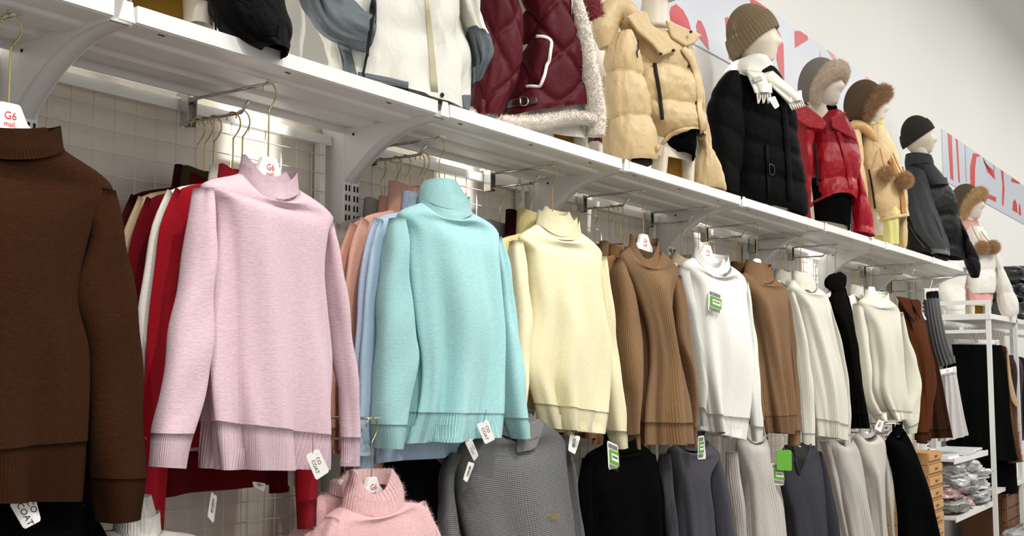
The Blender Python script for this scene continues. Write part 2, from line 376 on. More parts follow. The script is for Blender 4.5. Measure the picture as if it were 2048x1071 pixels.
for n in range(8): bracket(n, 'curved white shelf bracket on the upright '+spots[n])
# ---------------------------------------------------------------- double hanging arms
def arm(px, ytop, ybot, lu, ll, label):
    """root position in the photo, lengths of the upper and lower rod"""
    P = U(px, ytop, plane(.03)); Q = U(px, ybot, plane(.03)); return arm_at(P.x, P.z-.008, Q.z+.006, lu, ll, label)
def arm_at(x, zu, zl, lu, ll, label):
    t = thing('garment_rail', label, 'garment rail', (x, .03, zl), 'double garment rails')
    vs = []; 
    prism('mount_plate', [V((x-.012, .03, zl-.012)), V((x+.012, .03, zl-.012)), V((x+.012, .03, zu+.016)), V((x-.012, .03, zu+.016))], (0, 1, 0), .004, CHROME, t, .001)
    for s in (-1, 1): boxes('plate_flange', [((x+s*.012, .02, (zu+zl)/2), (.002, .024, zu-zl+.02))], CHROME, t)
    boxes('hook_tab', [((x-.006, .04, zu+.014), (.006, .022, .006)), ((x+.006, .04, zu+.014), (.006, .022, .006))], CHROME, t)
    wire('upper_rod', [(x, .03, zu), (x, -lu, zu+.002)], .0036, CHROME, t, seg=8)
    boxes('end_stop', [((x, -lu, zu+.004), (.026, .004, .004))], CHROME, t)
    wire('lower_rod', [(x, .03, zl), (x, -ll, zl), (x, -ll-.022, zl+.022)], .0036, CHROME, t, seg=8)
    return x, zu, zl
ARMS = {}
# arms: name, root px x, plate top, plate bottom, photo x of the upper and the lower rod ends
for nm, px, yt, yb, ex, el, lab in (('brown', None, 0, 0, 0, 0, 'chrome double rail holding the brown mock-neck sweater'),
        ('pink', 372, 194, 251, 545, 497, 'chrome double rail holding the pink mock-neck sweater'), ('aqua', 735, 292, 328, 885, 852, 'chrome double rail holding the aqua turtleneck'),
        ('yellow', 974, 343, 380, 1110, 1080, 'chrome double rail holding the pale yellow turtleneck'), ('tan', 1159, 390, 422, 1291, 1258, 'chrome double rail holding the tan crew-neck sweater'),
        ('white', 1294, 422, 452, 1416, 1386, 'chrome double rail holding the white crew-neck sweater'), ('camel', 1404, 452, 481, 1517, 1492, 'chrome double rail holding the camel turtleneck'),
        ('cream', 1502, 476, 503, 1605, 1580, 'chrome double rail holding the cream split-neck sweater'), ('black', 1577, 492, 518, 1674, 1655, 'chrome double rail holding the narrow black turtleneck'),
        ('rib', 1650, 521, 546, 1745, 1728, 'chrome double rail holding the cream textured sweater'), ('polo', 1722, 530, 553, 1836, 1812, 'chrome double rail behind the brown collared sweater'),
        ('skirt', 1775, 558, 585, 1908, 1862, 'chrome double rail holding the grey pleated skirt')):
    if px is None: ARMS[nm] = arm_at(-.13, 1.964, 1.92, .215, .14, lab)+(.215, .14); continue
    P = U(px, yt, plane(.03)); q = (planeX(P.x)); lu = -U(ex, yt, q).y; ll = -U(el, yb, q).y-.022
    ARMS[nm] = arm(px, yt, yb, lu, ll, lab)+(lu, ll)
# ---------------------------------------------------------------- hangers
def hanger_pts(h=1.):
    right = [(.02, 0), (.024, -.004), (.04, -.036), (.075, -.068), (.125, -.104), (.142, -.122), (.142, -.13), (.134, -.132), (.1, -.116), (.05, -.088), (.026, -.08)]
    return right+[(-x, z) for x, z in reversed(right)]
def hanger(top, a, label, group, logo=True, hookh=None, mat=None, scale=1.):
    """top: world point at the top of the plastic plate; a: turn of the hanger in degrees"""
    a_ = math.radians(a); ax = V((math.cos(a_), -math.sin(a_), 0)); n = V((-math.sin(a_), -math.cos(a_), 0)); top = V(top)
    t = thing('coat_hanger', label, 'hanger', top+V((0, 0, -.13*scale)), group)
    prism('shoulder_bar', [top+ax*(x*scale)+V((0, 0, z*scale)) for x, z in hanger_pts()], n, .014, mat or PLASTIC, t, .003)
    hh = (hookh or .115)
    k = hh-.05
    base = [(0, -.005), (0, k-.012), (.002, k-.004), (.012, k+.01), (.0185, k+.024), (.017, k+.038), (.008, k+.048), (0, k+.05), (-.009, k+.048), (-.0165, k+.04), (-.019, k+.03)]
    wire('hook', [top+ax*x+V((0, 0, z)) for x, z in base], .0017, GOLD, t, seg=6, n=40)
    if logo:
        f = n*.0075
        text('logo', 'G6', top+V((0, 0, -.022))+f, ax, (0, 0, 1), .018, REDP, t)
        text('logo', 'mall.', top+V((0, 0, -.036))+f, ax, (0, 0, 1), .0125, REDP, t)
    return t


def hang(key, pxy, a, label, logo=True, scale=.8, y=None):
    """hanger on the tip of an arm; pxy = photo height of the top of its plate"""
    x, zu, zl, lu, ll = ARMS[key]; yy = -lu+.009 if y is None else y; P = V((x, yy, 1.8))
    dz = mpp(P); d = P-CAM; cy = 535.5-FPX*d.dot(UP)/d.dot(FW); top = V((x, yy, 1.8-(pxy-cy)*dz))
    return hanger(top, a, label, 'white plastic hangers with red logo', logo, hookh=zu+.004-top.z, scale=scale)
# ================================================================ sweaters
def sweater(label, cat, pl, mb, mr, L, R, sleeves=(), collars=(), T=.05, hem=.075, cuff=.06, seed=1, amp=.009, neck_sag=0, group=None, name='sweater', rows=44, seg=64, fk=5, slT=.035, sloff=(.012, -.006), mc=None, hemw=True, ext=0):
    b0 = U(*[(L[-1][i]+R[-1][i])/2 for i in (0, 1)], pl)
    t = thing(name, label, cat, b0, group)
    k = len(L); sg = [neck_sag*mpp(b0)]+[0]*(k-1)
    if k > 2: sg[1] = sg[0]*.35
    TT = [min(T, .055)]+[T*.75]+[T]*(k-2)
    bands = [('body', mb, 0, -hem), ('hem_band', mr, -hem, 1)] if hem else [('body', mb, 0, 1)]
    tube(bands, L, R, pl, t, TT, rows=rows, seg=seg, fold=folds(seed, amp, fk), sag=sg, tcap=[.4, .5]+[.8]*(k-2) if neck_sag and k > 2 else .8)
    for i, (l, r) in enumerate(sleeves):
        bd = [('sleeve', mb, 0, -cuff), ('cuff', mr, -cuff, 1)] if cuff else [('sleeve', mb, 0, 1)]
        os_ = tube(bd, l, r, pl, t, [slT*.6]+[slT]*(len(l)-1), off=sloff[i] if i < len(sloff) else 0, rows=36, seg=32, fold=sleevef(seed*3+i, .0032))
        if cuff: os_[1].parent = os_[0]
    for c in collars:
        l, r, tn, sag, op = c[:5]; nm = c[5] if len(c) > 5 else 'collar'
        tube([(nm, mc or mr, 0, 1)], l, r, pl, t, tn, rows=16, seg=72, sag=[q*mpp(b0) for q in sag], open_top=op, endcap=True, tcap=.4)
    return t
SW = {}
# ---- brown mock neck
kb = knit('brown_wool', '#341d0e', heather=.22, fuzz=.0008); kbr = knit('brown_rib', '#321b0c', rib=230, depth=.0011, heather=.15)
pl = plane(-ARMS['brown'][3]+.002, 0)
SW['brown'] = sweater('chocolate brown mock-neck sweater hanging at the shelf start', 'sweater', pl, kb, kbr,
    [(-98, 296), (-215, 335), (-190, 420), (-172, 590), (-195, 760), (-190, 1000)], [(125, 300), (222, 378), (172, 450), (141, 590), (166, 715), (131, 1000)],
    [([(160, 372), (168, 480), (142, 592), (165, 700), (170, 820), (177, 930), (190, 1046)], [(226, 384), (246, 480), (262, 560), (273, 660), (283, 800), (286, 930), (281, 1036)])],
    [([(-68, 252), (-84, 275), (-99, 297)], [(88, 258), (103, 280), (126, 302)], .055, (8, 20, 26), True)], seed=2, neck_sag=30, hem=.085, cuff=.075, amp=.007, T=.055)
hang('brown', 206, 0, 'white plastic hanger inside the brown mock-neck sweater')
# ---- pink mock neck
pl = plane(-ARMS['pink'][3]+.002, 0)
kp = knit('pink_wool', '#dcbfc8', heather=.13, fuzz=.0007); kpr = knit('pink_rib', '#dabcc5', rib=230, depth=.0011, heather=.1)
SW['pink'] = sweater('pale pink mock-neck sweater facing out over the mohair turtleneck', 'sweater', pl, kp, kpr,
    [(477, 344), (402, 368), (420, 400), (428, 450), (424, 560), (420, 700), (422, 800), (430, 938)], [(597, 383), (664, 436), (652, 470), (645, 535), (656, 660), (661, 740), (652, 840), (640, 936)],
    [([(390, 375), (372, 450), (357, 560), (331, 700), (311, 830), (303, 866), (296, 932)], [(424, 379), (429, 450), (426, 540), (420, 690), (402, 790), (386, 866), (369, 936)]),
     ([(640, 450), (643, 500), (647, 590), (662, 690), (674, 770), (682, 870), (679, 932)], [(668, 444), (680, 500), (692, 570), (703, 660), (714, 770), (718, 870), (719, 930)])],
    [([(481, 326), (480, 334), (477, 345)], [(570, 346), (581, 362), (597, 384)], .052, (18, 28, 41), True)], seed=5, neck_sag=41, hem=.08, cuff=.062, amp=.011, fk=6)
hang('pink', 314, 0, 'white hanger with red logo in the pink mock-neck sweater')
# ---- aqua turtleneck
ka = knit('aqua_wool', '#a4d3d4', heather=.12, fuzz=.0007); kar = knit('aqua_rib', '#a1d0d1', rib=230, depth=.0011, heather=.08)
pl = plane(-ARMS['aqua'][3]+.002, 6, ARMS['aqua'][0])
SW['aqua'] = sweater('light aqua turtleneck sweater with folded ribbed collar', 'sweater', pl, ka, kar,
    [(836, 401), (792, 424), (806, 460), (813, 535), (826, 660), (832, 735), (826, 815), (808, 886)], [(943, 427), (996, 464), (994, 510), (997, 590), (1002, 670), (994, 775), (988, 820), (982, 872)],
    [([(776, 436), (766, 490), (757, 560), (751, 650), (747, 760), (745, 842), (746, 895)], [(808, 434), (813, 480), (817, 560), (828, 660), (832, 735), (814, 842), (806, 897)]),
     ([(992, 480), (996, 540), (1001, 610), (1003, 680), (1001, 760), (1010, 830), (1022, 879)], [(1002, 470), (1017, 530), (1027, 600), (1039, 690), (1050, 770), (1057, 832), (1061, 871)])],
    [([(838, 394), (836, 402)], [(937, 417), (943, 427)], .056, (22, 27), False, 'neck_band'), ([(848, 360), (841, 372), (838, 386), (837, 398)], [(912, 364), (921, 378), (930, 398), (937, 419)], .056, (-4, 0, 6, 12), True)], seed=9, neck_sag=26, hem=.068, cuff=.055, amp=.013, fk=6)
hang('aqua', 372, 3, 'white hanger hidden inside the aqua turtleneck', logo=False)
# ---- pale yellow turtleneck
ky = knit('yellow_wool', '#eae1ba', heather=.08, fuzz=.0006); kyr = knit('yellow_rib', '#e8dfb7', rib=300, depth=.0011, heather=.06)
pl = plane(-ARMS['yellow'][3]+.002, 10, ARMS['yellow'][0])
SW['yellow'] = sweater('pale yellow turtleneck sweater beside the aqua one', 'sweater', pl, ky, kyr,
    [(1072, 446), (1034, 474), (1048, 500), (1054, 548), (1064, 635), (1059, 740), (1075, 800), (1089, 855)], [(1161, 467), (1204, 504), (1200, 535), (1197, 600), (1206, 700), (1205, 785), (1199, 820), (1184, 866)],
    [([(1018, 480), (1014, 530), (1015, 620), (1013, 720), (1012, 830), (1016, 880)], [(1044, 484), (1052, 530), (1062, 620), (1061, 720), (1052, 820), (1048, 880)]),
     ([(1194, 515), (1195, 560), (1198, 620), (1206, 700), (1206, 780), (1213, 850), (1225, 898)], [(1211, 512), (1219, 570), (1226, 640), (1235, 710), (1246, 800), (1253, 855), (1257, 894)])],
    [([(1076, 440), (1072, 447)], [(1153, 460), (1162, 469)], .05, (26, 34), False, 'neck_band'), ([(1090, 411), (1083, 423), (1076, 435), (1071, 446)], [(1138, 424), (1143, 436), (1151, 450), (1157, 463)], .055, (15, 17, 19, 20), True)], seed=12, neck_sag=27, hem=.07, cuff=.055, amp=.011)
hang('yellow', 428, 7, 'white hanger hidden inside the pale yellow turtleneck', logo=False)
# ---- tan crew neck
kt = knit('tan_wool', '#8d6c4a', rib=150, depth=.0013, heather=.2); ktr = knit('tan_rib', '#886745', rib=170, depth=.0016, heather=.15)
pl = plane(-ARMS['tan'][3]+.002, 10, ARMS['tan'][0])
SW['tan'] = sweater('tan ribbed crew-neck sweater with hanger showing in the neck', 'sweater', pl, kt, ktr,
    [(1258, 490), (1238, 514), (1252, 560), (1276, 640), (1285, 715), (1281, 810), (1284, 888)], [(1318, 500), (1354, 540), (1346, 590), (1346, 660), (1364, 750), (1374, 815), (1377, 886)],
    [([(1230, 514), (1221, 545), (1228, 630), (1236, 735), (1247, 830), (1256, 905)], [(1250, 530), (1263, 580), (1279, 640), (1287, 715), (1282, 810), (1279, 903)]),
     ([(1343, 545), (1345, 600), (1348, 670), (1364, 720), (1375, 790), (1380, 895)], [(1362, 557), (1370, 600), (1379, 670), (1389, 760), (1394, 830), (1395, 892)])],
    [([(1263, 483), (1258, 491)], [(1312, 492), (1319, 501)], .048, (30, 44), True)], seed=15, neck_sag=42, hem=.07, cuff=.06, amp=.011)
hang('tan', 468, 6, 'white hanger with red logo in the tan crew neck')
# ---- white crew neck
kw = knit('white_wool', '#e8e7e0', rib=110, depth=.0004, heather=.05); kwr = knit('white_rib', '#e7e6de', rib=200, depth=.0006, heather=.04)
pl = plane(-ARMS['white'][3]+.002, 15, ARMS['white'][0])
SW['white'] = sweater('white crew-neck sweater with a green barcode tag on the chest', 'sweater', pl, kw, kwr,
    [(1386, 512), (1362, 528), (1376, 570), (1390, 680), (1400, 780), (1407, 858)], [(1460, 532), (1491, 560), (1492, 600), (1497, 680), (1487, 780), (1470, 880)],
    [([(1352, 530), (1362, 580), (1374, 640), (1388, 735), (1396, 850)], [(1376, 545), (1388, 640), (1402, 740), (1410, 790), (1412, 852)]),
     ([(1485, 565), (1490, 620), (1497, 690), (1489, 745), (1494, 800), (1505, 883)], [(1496, 563), (1504, 620), (1511, 680), (1517, 740), (1521, 810), (1524, 880)])],
    [([(1393, 499), (1386, 513)], [(1446, 518), (1460, 533)], .048, (28, 35), True)], seed=18, neck_sag=34, hem=.07, cuff=.055, amp=.013)
hang('white', 490, 12, 'white hanger with red logo in the white crew neck')
# ---- camel turtleneck
kc = knit('camel_wool', '#826243', rib=130, depth=.0012, heather=.18); kcr = knit('camel_rib', '#7d5d3e', rib=170, depth=.0016, heather=.14)
pl = plane(-ARMS['camel'][3]+.002, 12, ARMS['camel'][0])
SW['camel'] = sweater('camel turtleneck sweater between the white and cream ones', 'sweater', pl, kc, kcr,
    [(1489, 540), (1478, 558), (1494, 610), (1508, 700), (1518, 800), (1524, 862)], [(1547, 556), (1572, 580), (1570, 620), (1577, 690), (1584, 790), (1580, 868)],
    [([(1476, 560), (1482, 620), (1492, 700), (1502, 790), (1508, 870)], [(1490, 565), (1502, 640), (1516, 730), (1524, 800), (1528, 872)]),
     ([(1563, 590), (1569, 630), (1576, 690), (1583, 770), (1583, 840), (1577, 892)], [(1574, 582), (1582, 620), (1591, 700), (1597, 780), (1601, 840), (1602, 886)])],
    [([(1490, 536), (1488, 541)], [(1545, 550), (1548, 557)], .045, (18, 22), False, 'neck_band'), ([(1497, 518), (1494, 527), (1490, 538)], [(1530, 525), (1538, 536), (1545, 549)], .045, (4, 10, 16), True)], seed=21, neck_sag=20, hem=.07, cuff=.06, amp=.01)
hang('camel', 517, 8, 'white hanger inside the camel turtleneck', logo=False)
# ---- cream split neck
ke = knit('cream_wool', '#e7e3d5', rib=120, depth=.0006, heather=.05); ker = knit('cream_rib', '#e6e2d3', rib=150, depth=.0008, heather=.05)
pl = plane(-ARMS['cream'][3]+.002, 13, ARMS['cream'][0])
SW['cream'] = sweater('cream ribbed sweater with a split turtleneck', 'sweater', pl, ke, ker,
    [(1587, 556), (1575, 574), (1590, 610), (1612, 700), (1626, 790), (1631, 870)], [(1632, 574), (1655, 596), (1660, 640), (1676, 730), (1685, 810), (1686, 880)],
    [([(1572, 577), (1580, 620), (1591, 690), (1600, 785), (1606, 891)], [(1588, 585), (1604, 640), (1618, 720), (1627, 800), (1630, 888)]),
     ([(1650, 605), (1660, 640), (1671, 700), (1681, 770), (1689, 894)], [(1660, 602), (1674, 660), (1687, 735), (1696, 810), (1700, 886)])],
    [([(1592, 541), (1587, 548), (1586, 557)], [(1622, 546), (1629, 560), (1632, 576)], .042, (2, 8, 20), True)], seed=24, neck_sag=20, hem=.07, cuff=.05, amp=.01)
hang('cream', 556, 9, 'white hanger inside the cream split-neck sweater', logo=False)
# ---- narrow black turtleneck
kk = knit('black_wool', '#070605', rib=140, depth=.0004, heather=.2); kkr = knit('black_rib', '#060505', rib=170, depth=.0004, heather=.15)
pl = plane(-ARMS['black'][3]+.002, 4, ARMS['black'][0])
SW['black'] = sweater('narrow black turtleneck sweater turned edge-on', 'sweater', pl, kk, kkr,
    [(1660, 576), (1659, 605), (1671, 655), (1686, 710), (1696, 775), (1700, 856)], [(1691, 576), (1703, 630), (1707, 660), (1714, 710), (1723, 785), (1733, 856)],
    [([(1690, 590), (1698, 640), (1708, 700), (1718, 780), (1722, 850)], [(1697, 596), (1706, 640), (1716, 700), (1726, 780), (1734, 852)])],
    [([(1658, 550), (1650, 560), (1650, 572), (1660, 580)], [(1682, 543), (1692, 552), (1692, 566), (1688, 580)], .04, (0, 0, 4, 8), True)], seed=27, neck_sag=4, hem=.07, cuff=.05, amp=.006, T=.035)
hang('black', 552, 2, 'white hanger inside the narrow black turtleneck', logo=False)
# ---- cream textured crew
kx = knit('cream_diagonal', '#e8e4d2', rib=150, depth=.0007, heather=.04, slant=1.2); kxr = knit('cream_diagonal_rib', '#e7e3d0', rib=160, depth=.0006, heather=.04)
pl = plane(-ARMS['rib'][3]+.002, 20, ARMS['rib'][0])
SW['rib'] = sweater('cream diagonal-knit crew-neck sweater beside the black turtleneck', 'sweater', pl, kx, kxr,
    [(1729, 592), (1716, 604), (1730, 650), (1742, 720), (1746, 780), (1770, 840)], [(1778, 598), (1800, 622), (1799, 670), (1806, 740), (1811, 800), (1814, 836)],
    [([(1706, 605), (1711, 660), (1720, 740), (1727, 790), (1735, 815), (1752, 843)], [(1724, 612), (1734, 660), (1742, 718), (1741, 765), (1756, 810), (1774, 838)]),
     ([(1796, 630), (1799, 680), (1806, 735), (1810, 790), (1805, 840), (1812, 868)], [(1807, 622), (1815, 665), (1830, 708), (1839, 752), (1837, 800), (1833, 863)])],
    [([(1733, 584), (1728, 593)], [(1774, 589), (1779, 599)], .045, (10, 20), True)], seed=30, neck_sag=20, hem=.05, cuff=.05, amp=.01)
hang('rib', 573, 18, 'white hanger in the cream diagonal-knit crew neck', logo=False)
# ---- brown collared sweaters
ko = knit('rust_wool', '#512a14', heather=.2); kor = knit('rust_rib', '#4d2712', rib=170, depth=.0014, heather=.15)
pl = plane(-.26, 16, 5.1)
SW['polo'] = sweater('rust brown collared sweater past the cream diagonal-knit one', 'sweater', pl, ko, kor,
    [(1797, 606), (1800, 640), (1815, 720), (1826, 790), (1833, 880)], [(1838, 612), (1850, 650), (1858, 700), (1862, 780), (1856, 880)],
    [([(1838, 660), (1844, 700), (1838, 770), (1832, 830), (1831, 882)], [(1851, 655), (1862, 700), (1871, 748), (1863, 812), (1852, 888)])],
    [([(1800, 594), (1797, 607)], [(1832, 600), (1839, 614)], .042, (4, 12), True)], seed=33, neck_sag=10, hem=.06, cuff=.06, amp=.006)
pol = SW['polo']
prism('collar_flap', [U(x, y, plane(-.315, 16, 5.1)) for x, y in ((1793, 592), (1818, 596), (1826, 624), (1830, 645), (1812, 622))], pl[1], .006, kor, pol, .002)
prism('collar_flap', [U(x, y, plane(-.315, 16, 5.1)) for x, y in ((1820, 600), (1840, 601), (1842, 612), (1840, 638), (1830, 618))], pl[1], .006, kor, pol, .002)
prism('placket_shade', [U(x, y, plane(-.302, 16, 5.1)) for x, y in ((1812, 616), (1832, 612), (1827, 660))], pl[1], .003, plain('rust_shade', '#3a1d10', .9), pol)  # dark triangle puts the shade inside the open collar into colour
hang('polo', 600, 16, 'white hanger inside the rust brown collared sweater', logo=False, y=-.25)
pl = plane(-.16, 12, 5.3)
SW['polo2'] = sweater('dark brown sweater tucked behind the rust collared one', 'sweater', pl, knit('dark_brown_wool', '#2c1408', heather=.2), knit('dark_brown_rib', '#2a1308', rib=170),
    [(1828, 640), (1838, 700), (1850, 800), (1856, 876)], [(1852, 640), (1868, 700), (1886, 790), (1900, 874)], [], [], seed=34, T=.03, amp=.005, hem=.05)
hang('polo', 612, 12, 'white hanger in the dark brown tucked sweater', logo=False, y=-.15)
# ================================================================ garments hung behind, on the lower rods
GB_L = [(-.058, 0), (-.165, -.035), (-.175, -.09), (-.178, -.2), (-.185, -.4), (-.182, -.57)]
def plain_sweater(x, y, z, label, mb, mr, collar='crew', a=0, length=.57, sleeve=.58, T=.0125, w=1., seed=1, group=None, sl=True, hem=.07, cat='sweater'):
    """sweater of usual cut on a hanger; z = height of the neck base"""
    a_ = math.radians(a); ax = V((math.cos(a_), -math.sin(a_), 0)); pl = (V((x, y, 0)), V((-math.sin(a_), -math.cos(a_), 0)))
    def P(s, q): return V((x, y, z+q))+ax*(s*w)
    k = length/.57
    t = thing('sweater', label, cat, (x, y, z-length), group)
    L = [P(s, q*k if i > 2 else q) for i, (s, q) in enumerate(GB_L)]; R = [P(-s, q*k if i > 2 else q) for i, (s, q) in enumerate(GB_L)]
    tube([('body', mb, 0, -hem), ('hem_band', mr, -hem, 1)], L, R, pl, t, T, rows=26, seg=40, fold=folds(seed, .006, 5), comp=False)
    if sl:
        kk = sleeve/.58
        so = [(-.168, -.03), (-.205, -.12), (-.228, -.28*kk), (-.238, -.45*kk), (-.235, -.58*kk)]; si = [(-.14, -.045), (-.155, -.14), (-.165, -.28*kk), (-.172, -.45*kk), (-.18, -.58*kk)]
        for sg in (1, -1):
            A, B = (so, si) if sg == 1 else (si, so)
            o = tube([('sleeve', mb, 0, -.06), ('cuff', mr, -.06, 1)], [P(sg*s, q) for s, q in A], [P(sg*s, q) for s, q in B], pl, t, [T*.5]+[T*.8]*4, rows=24, seg=24, fold=sleevef(seed+sg, .002), comp=False, off=.004)
            o[1].parent = o[0]
    h = {'crew': .018, 'mock': .05, 'turtle': .075}[collar]
    tube([('collar', mr, 0, 1)], [P(-.052, h), P(-.056, h*.5), P(-.06, -.003)], [P(.052, h), P(.056, h*.5), P(.06, -.003)], pl, t, .032, rows=10, seg=40, sag=(.012, .016, .02), open_top=True, comp=False)
    return t
def hook_on(key, pxx, zrod=None):
    x, zu, zl, lu, ll = ARMS[key]; return U(pxx, 300, planeX(x)).y
def behind(key, pxx, label, mb, mr, collar='crew', dz=.15, **kw):
    x, zu, zl, lu, ll = ARMS[key]; y = max(-ll+.004, hook_on(key, pxx)) if pxx > 10 or key == 'brown' else pxx; top = zl-dz+.02
    dx = kw.pop('dx', 0)
    plain_sweater(x+dx, y, top-.022, label, mb, mr, collar, **kw)
    hanger(V((x+dx, y, top)), kw.get('a', 0), 'white hanger carrying the '+label.replace(' hung ', ' '), 'white plastic hangers with red logo', False, hookh=zl+.004-top, scale=.8)
def km(nm, col, **kw): return knit(nm, col, **kw), knit(nm+'_rib', col, rib=300, depth=.0011)
g = 'sweaters hung in line behind the pink one'
behind('pink', -.012, 'maroon mock-neck sweater hung deepest behind the pink one', *km('maroon_k', '#3a0b0f'), collar='mock', seed=41, group=g)
behind('pink', -.036, 'tan and olive sweater hung behind the pink one', knit('sand_k', '#b09a7a'), knit('olive_k', '#473d26', rib=300), collar='mock', seed=42, group=g, dz=.155)
behind('pink', -.064, 'dark red sweater hung behind the pink one', *km('darkred_k', '#5f0711'), seed=43, group=g, dz=.16, length=.62, sleeve=.64)
behind('pink', -.122, 'white sweater hung behind the pink one', *km('offwhite_k', '#e4e0d6'), seed=44, group=g, length=.54, sleeve=.63)
behind('pink', -.15, 'bright red sweater with long sleeves hung behind the pink one', *km('red_k', '#93081a'), seed=45, group=g, length=.53, sleeve=.72)
g = 'sweaters hung in line behind the aqua one'
behind('aqua', -.02, 'grey ribbed mock-neck sweater hung deepest behind the aqua one', *km('greyrib_k', '#a9a39d'), collar='mock', seed=51, group=g)
behind('aqua', -.068, 'salmon mock-neck sweater hung behind the aqua one', *km('salmon_k', '#d9a08c'), collar='mock', seed=52, group=g)
behind('aqua', -.1, 'peach turtleneck sweater hung behind the aqua one', *km('peach_k', '#e0ab98'), collar='turtle', seed=53, group=g, length=.67, dz=.14)
behind('aqua', -.145, 'pale blue sweater hung behind the aqua one', *km('paleblue_k', '#b4c3dc'), collar='mock', seed=54, group=g, length=.58, sleeve=.62, dz=.145)
behind('aqua', -.16, 'light blue sweater hung right behind the aqua one', *km('lightblue_k', '#b2cade'), collar='crew', seed=55, group=g, length=.6, sleeve=.64)
g = 'sweaters hung in line behind the yellow one'
behind('yellow', 1000, 'grey lilac sweater hung deepest behind the yellow one', *km('lilac_k', '#b7a9b0'), collar='mock', seed=61, group=g, length=.64)
behind('yellow', 1040, 'dark maroon turtleneck hung behind the yellow one', *km('maroon2_k', '#2c0a11'), collar='turtle', seed=62, group=g)
behind('yellow', 1062, 'straw yellow turtleneck hung behind the pale yellow one', *km('straw_k', '#d8c98e'), collar='turtle', seed=63, group=g)
g = 'sweaters hung in line behind the tan one'
behind('tan', 1190, 'taupe sweater hung deepest behind the tan one', *km('taupe_k', '#8d7a66'), collar='crew', seed=71, group=g)
behind('tan', 1222, 'light brown sweater hung behind the tan one', *km('lbrown_k', '#a3835e'), collar='mock', seed=72, group=g, dz=.165)
behind('tan', 1240, 'cinnamon sweater hung right behind the tan one', *km('cinnamon_k', '#93693f'), collar='crew', seed=73, group=g, dz=.165, length=.6)
g = 'sweaters hung in line behind the white and camel ones'
behind('white', 1360, 'beige sweater hung behind the white crew-neck one', *km('beige_k', '#cbb99c'), collar='crew', seed=81, group=g, length=.6)
behind('camel', 1465, 'dark olive sweater hung deepest behind the camel one', *km('dolive_k', '#231f12'), collar='crew', seed=82, group=g)
behind('camel', 1480, 'brown sweater hung behind the camel one', *km('brown3_k', '#5c3f22'), collar='mock', seed=83, group=g, length=.6)
g = 'sweaters hung in line behind the cream ones'
behind('cream', 1560, 'off-white crew sweater hung behind the cream split-neck one', *km('offw2_k', '#ddd8ca'), collar='mock', seed=84, group=g, dz=.14)
behind('rib', 1705, 'white sweater hung behind the cream diagonal-knit one', *km('offw3_k', '#e2dfd4'), collar='mock', seed=85, group=g, dz=.12)
behind('brown', -.08, 'dark maroon sweater with long sleeves hung behind the brown one', *km('dmar_k', '#260c08'), collar='crew', seed=86, length=.56, sleeve=.72, dz=.16)
# ================================================================ the lower tier
def lower_arm(key, px, py, y, label):
    """arm of the lower tier whose tip carries a hanger hook seen at (px, py)"""
    P = U(px, py, plane(y)); ARMS[key] = arm_at(P.x, P.z, P.z-.046, -y+.008, -y-.06, label)+(-y+.008, -y-.06)
def lhang(key, pxy, label, logo=False, a=0): hang(key, pxy, a, label, logo, scale=.52, y=-ARMS[key][3]+.014)
# ---- pink mohair turtlenecks
kmo = knit('mohair', '#ecb9ba', heather=.1, fuzz=.0015, sheen=.5); kmor = knit('mohair_rib', '#eebcbc', rib=110, depth=.0013, fuzz=.001, sheen=.5)
HAIR = plain('mohair_fibre', '#f3cfcf', .8, var=.08, sheen=.5)
lower_arm('mohair', 748, 838, -.215, 'chrome double rail of the lower tier holding the mohair turtleneck')
pl = plane(-.21, 4, ARMS['mohair'][0])
mo = sweater('fluffy pink mohair turtleneck below the pink mock-neck sweater', 'sweater', pl, kmo, kmor,
    [(690, 1012), (640, 1048), (618, 1100), (612, 1200), (606, 1420)], [(800, 1002), (846, 1010), (868, 1060), (880, 1200), (884, 1420)],
    [([(652, 1030), (622, 1080), (596, 1200), (580, 1420)], [(676, 1040), (668, 1090), (650, 1200), (630, 1420)]), ([(836, 1010), (846, 1080), (868, 1200), (880, 1420)], [(852, 1000), (884, 1080), (920, 1200), (940, 1420)])],
    [([(704, 940), (696, 962), (688, 990), (684, 1020)], [(784, 936), (800, 962), (806, 990), (803, 1018)], .07, (44, 40, 30, 16), True)], seed=71, neck_sag=20, T=.06, hem=.07, slT=.05)
fuzz('mohair_fuzz', BV[id(mo)], 42000, .0085, .00016, HAIR, mo, bend=.7, seed=3)
lhang('mohair', 946, 'white hanger with red logo in the front mohair turtleneck', True)
pl = plane(-.13, 4, ARMS['mohair'][0])
mo2 = sweater('second fluffy pink mohair turtleneck tucked behind the first', 'sweater', pl, kmo, kmor,
    [(650, 985), (612, 1030), (585, 1080), (570, 1200), (566, 1420)], [(745, 985), (790, 1000), (812, 1080), (820, 1200), (826, 1420)],
    [([(600, 1040), (576, 1090), (556, 1200), (545, 1420)], [(630, 1040), (622, 1100), (604, 1200), (592, 1420)])],
    [([(690, 945), (672, 970), (655, 1000)], [(738, 930), (744, 950), (748, 980)], .05, (10, 12, 12), True)], seed=72, neck_sag=12, T=.04, hem=.07)
fuzz('mohair_fuzz', BV[id(mo2)], 22000, .0085, .00016, HAIR, mo2, bend=.7, seed=4)
hang('mohair', 950, 4, 'white hanger in the tucked mohair turtleneck', False, y=-.13)
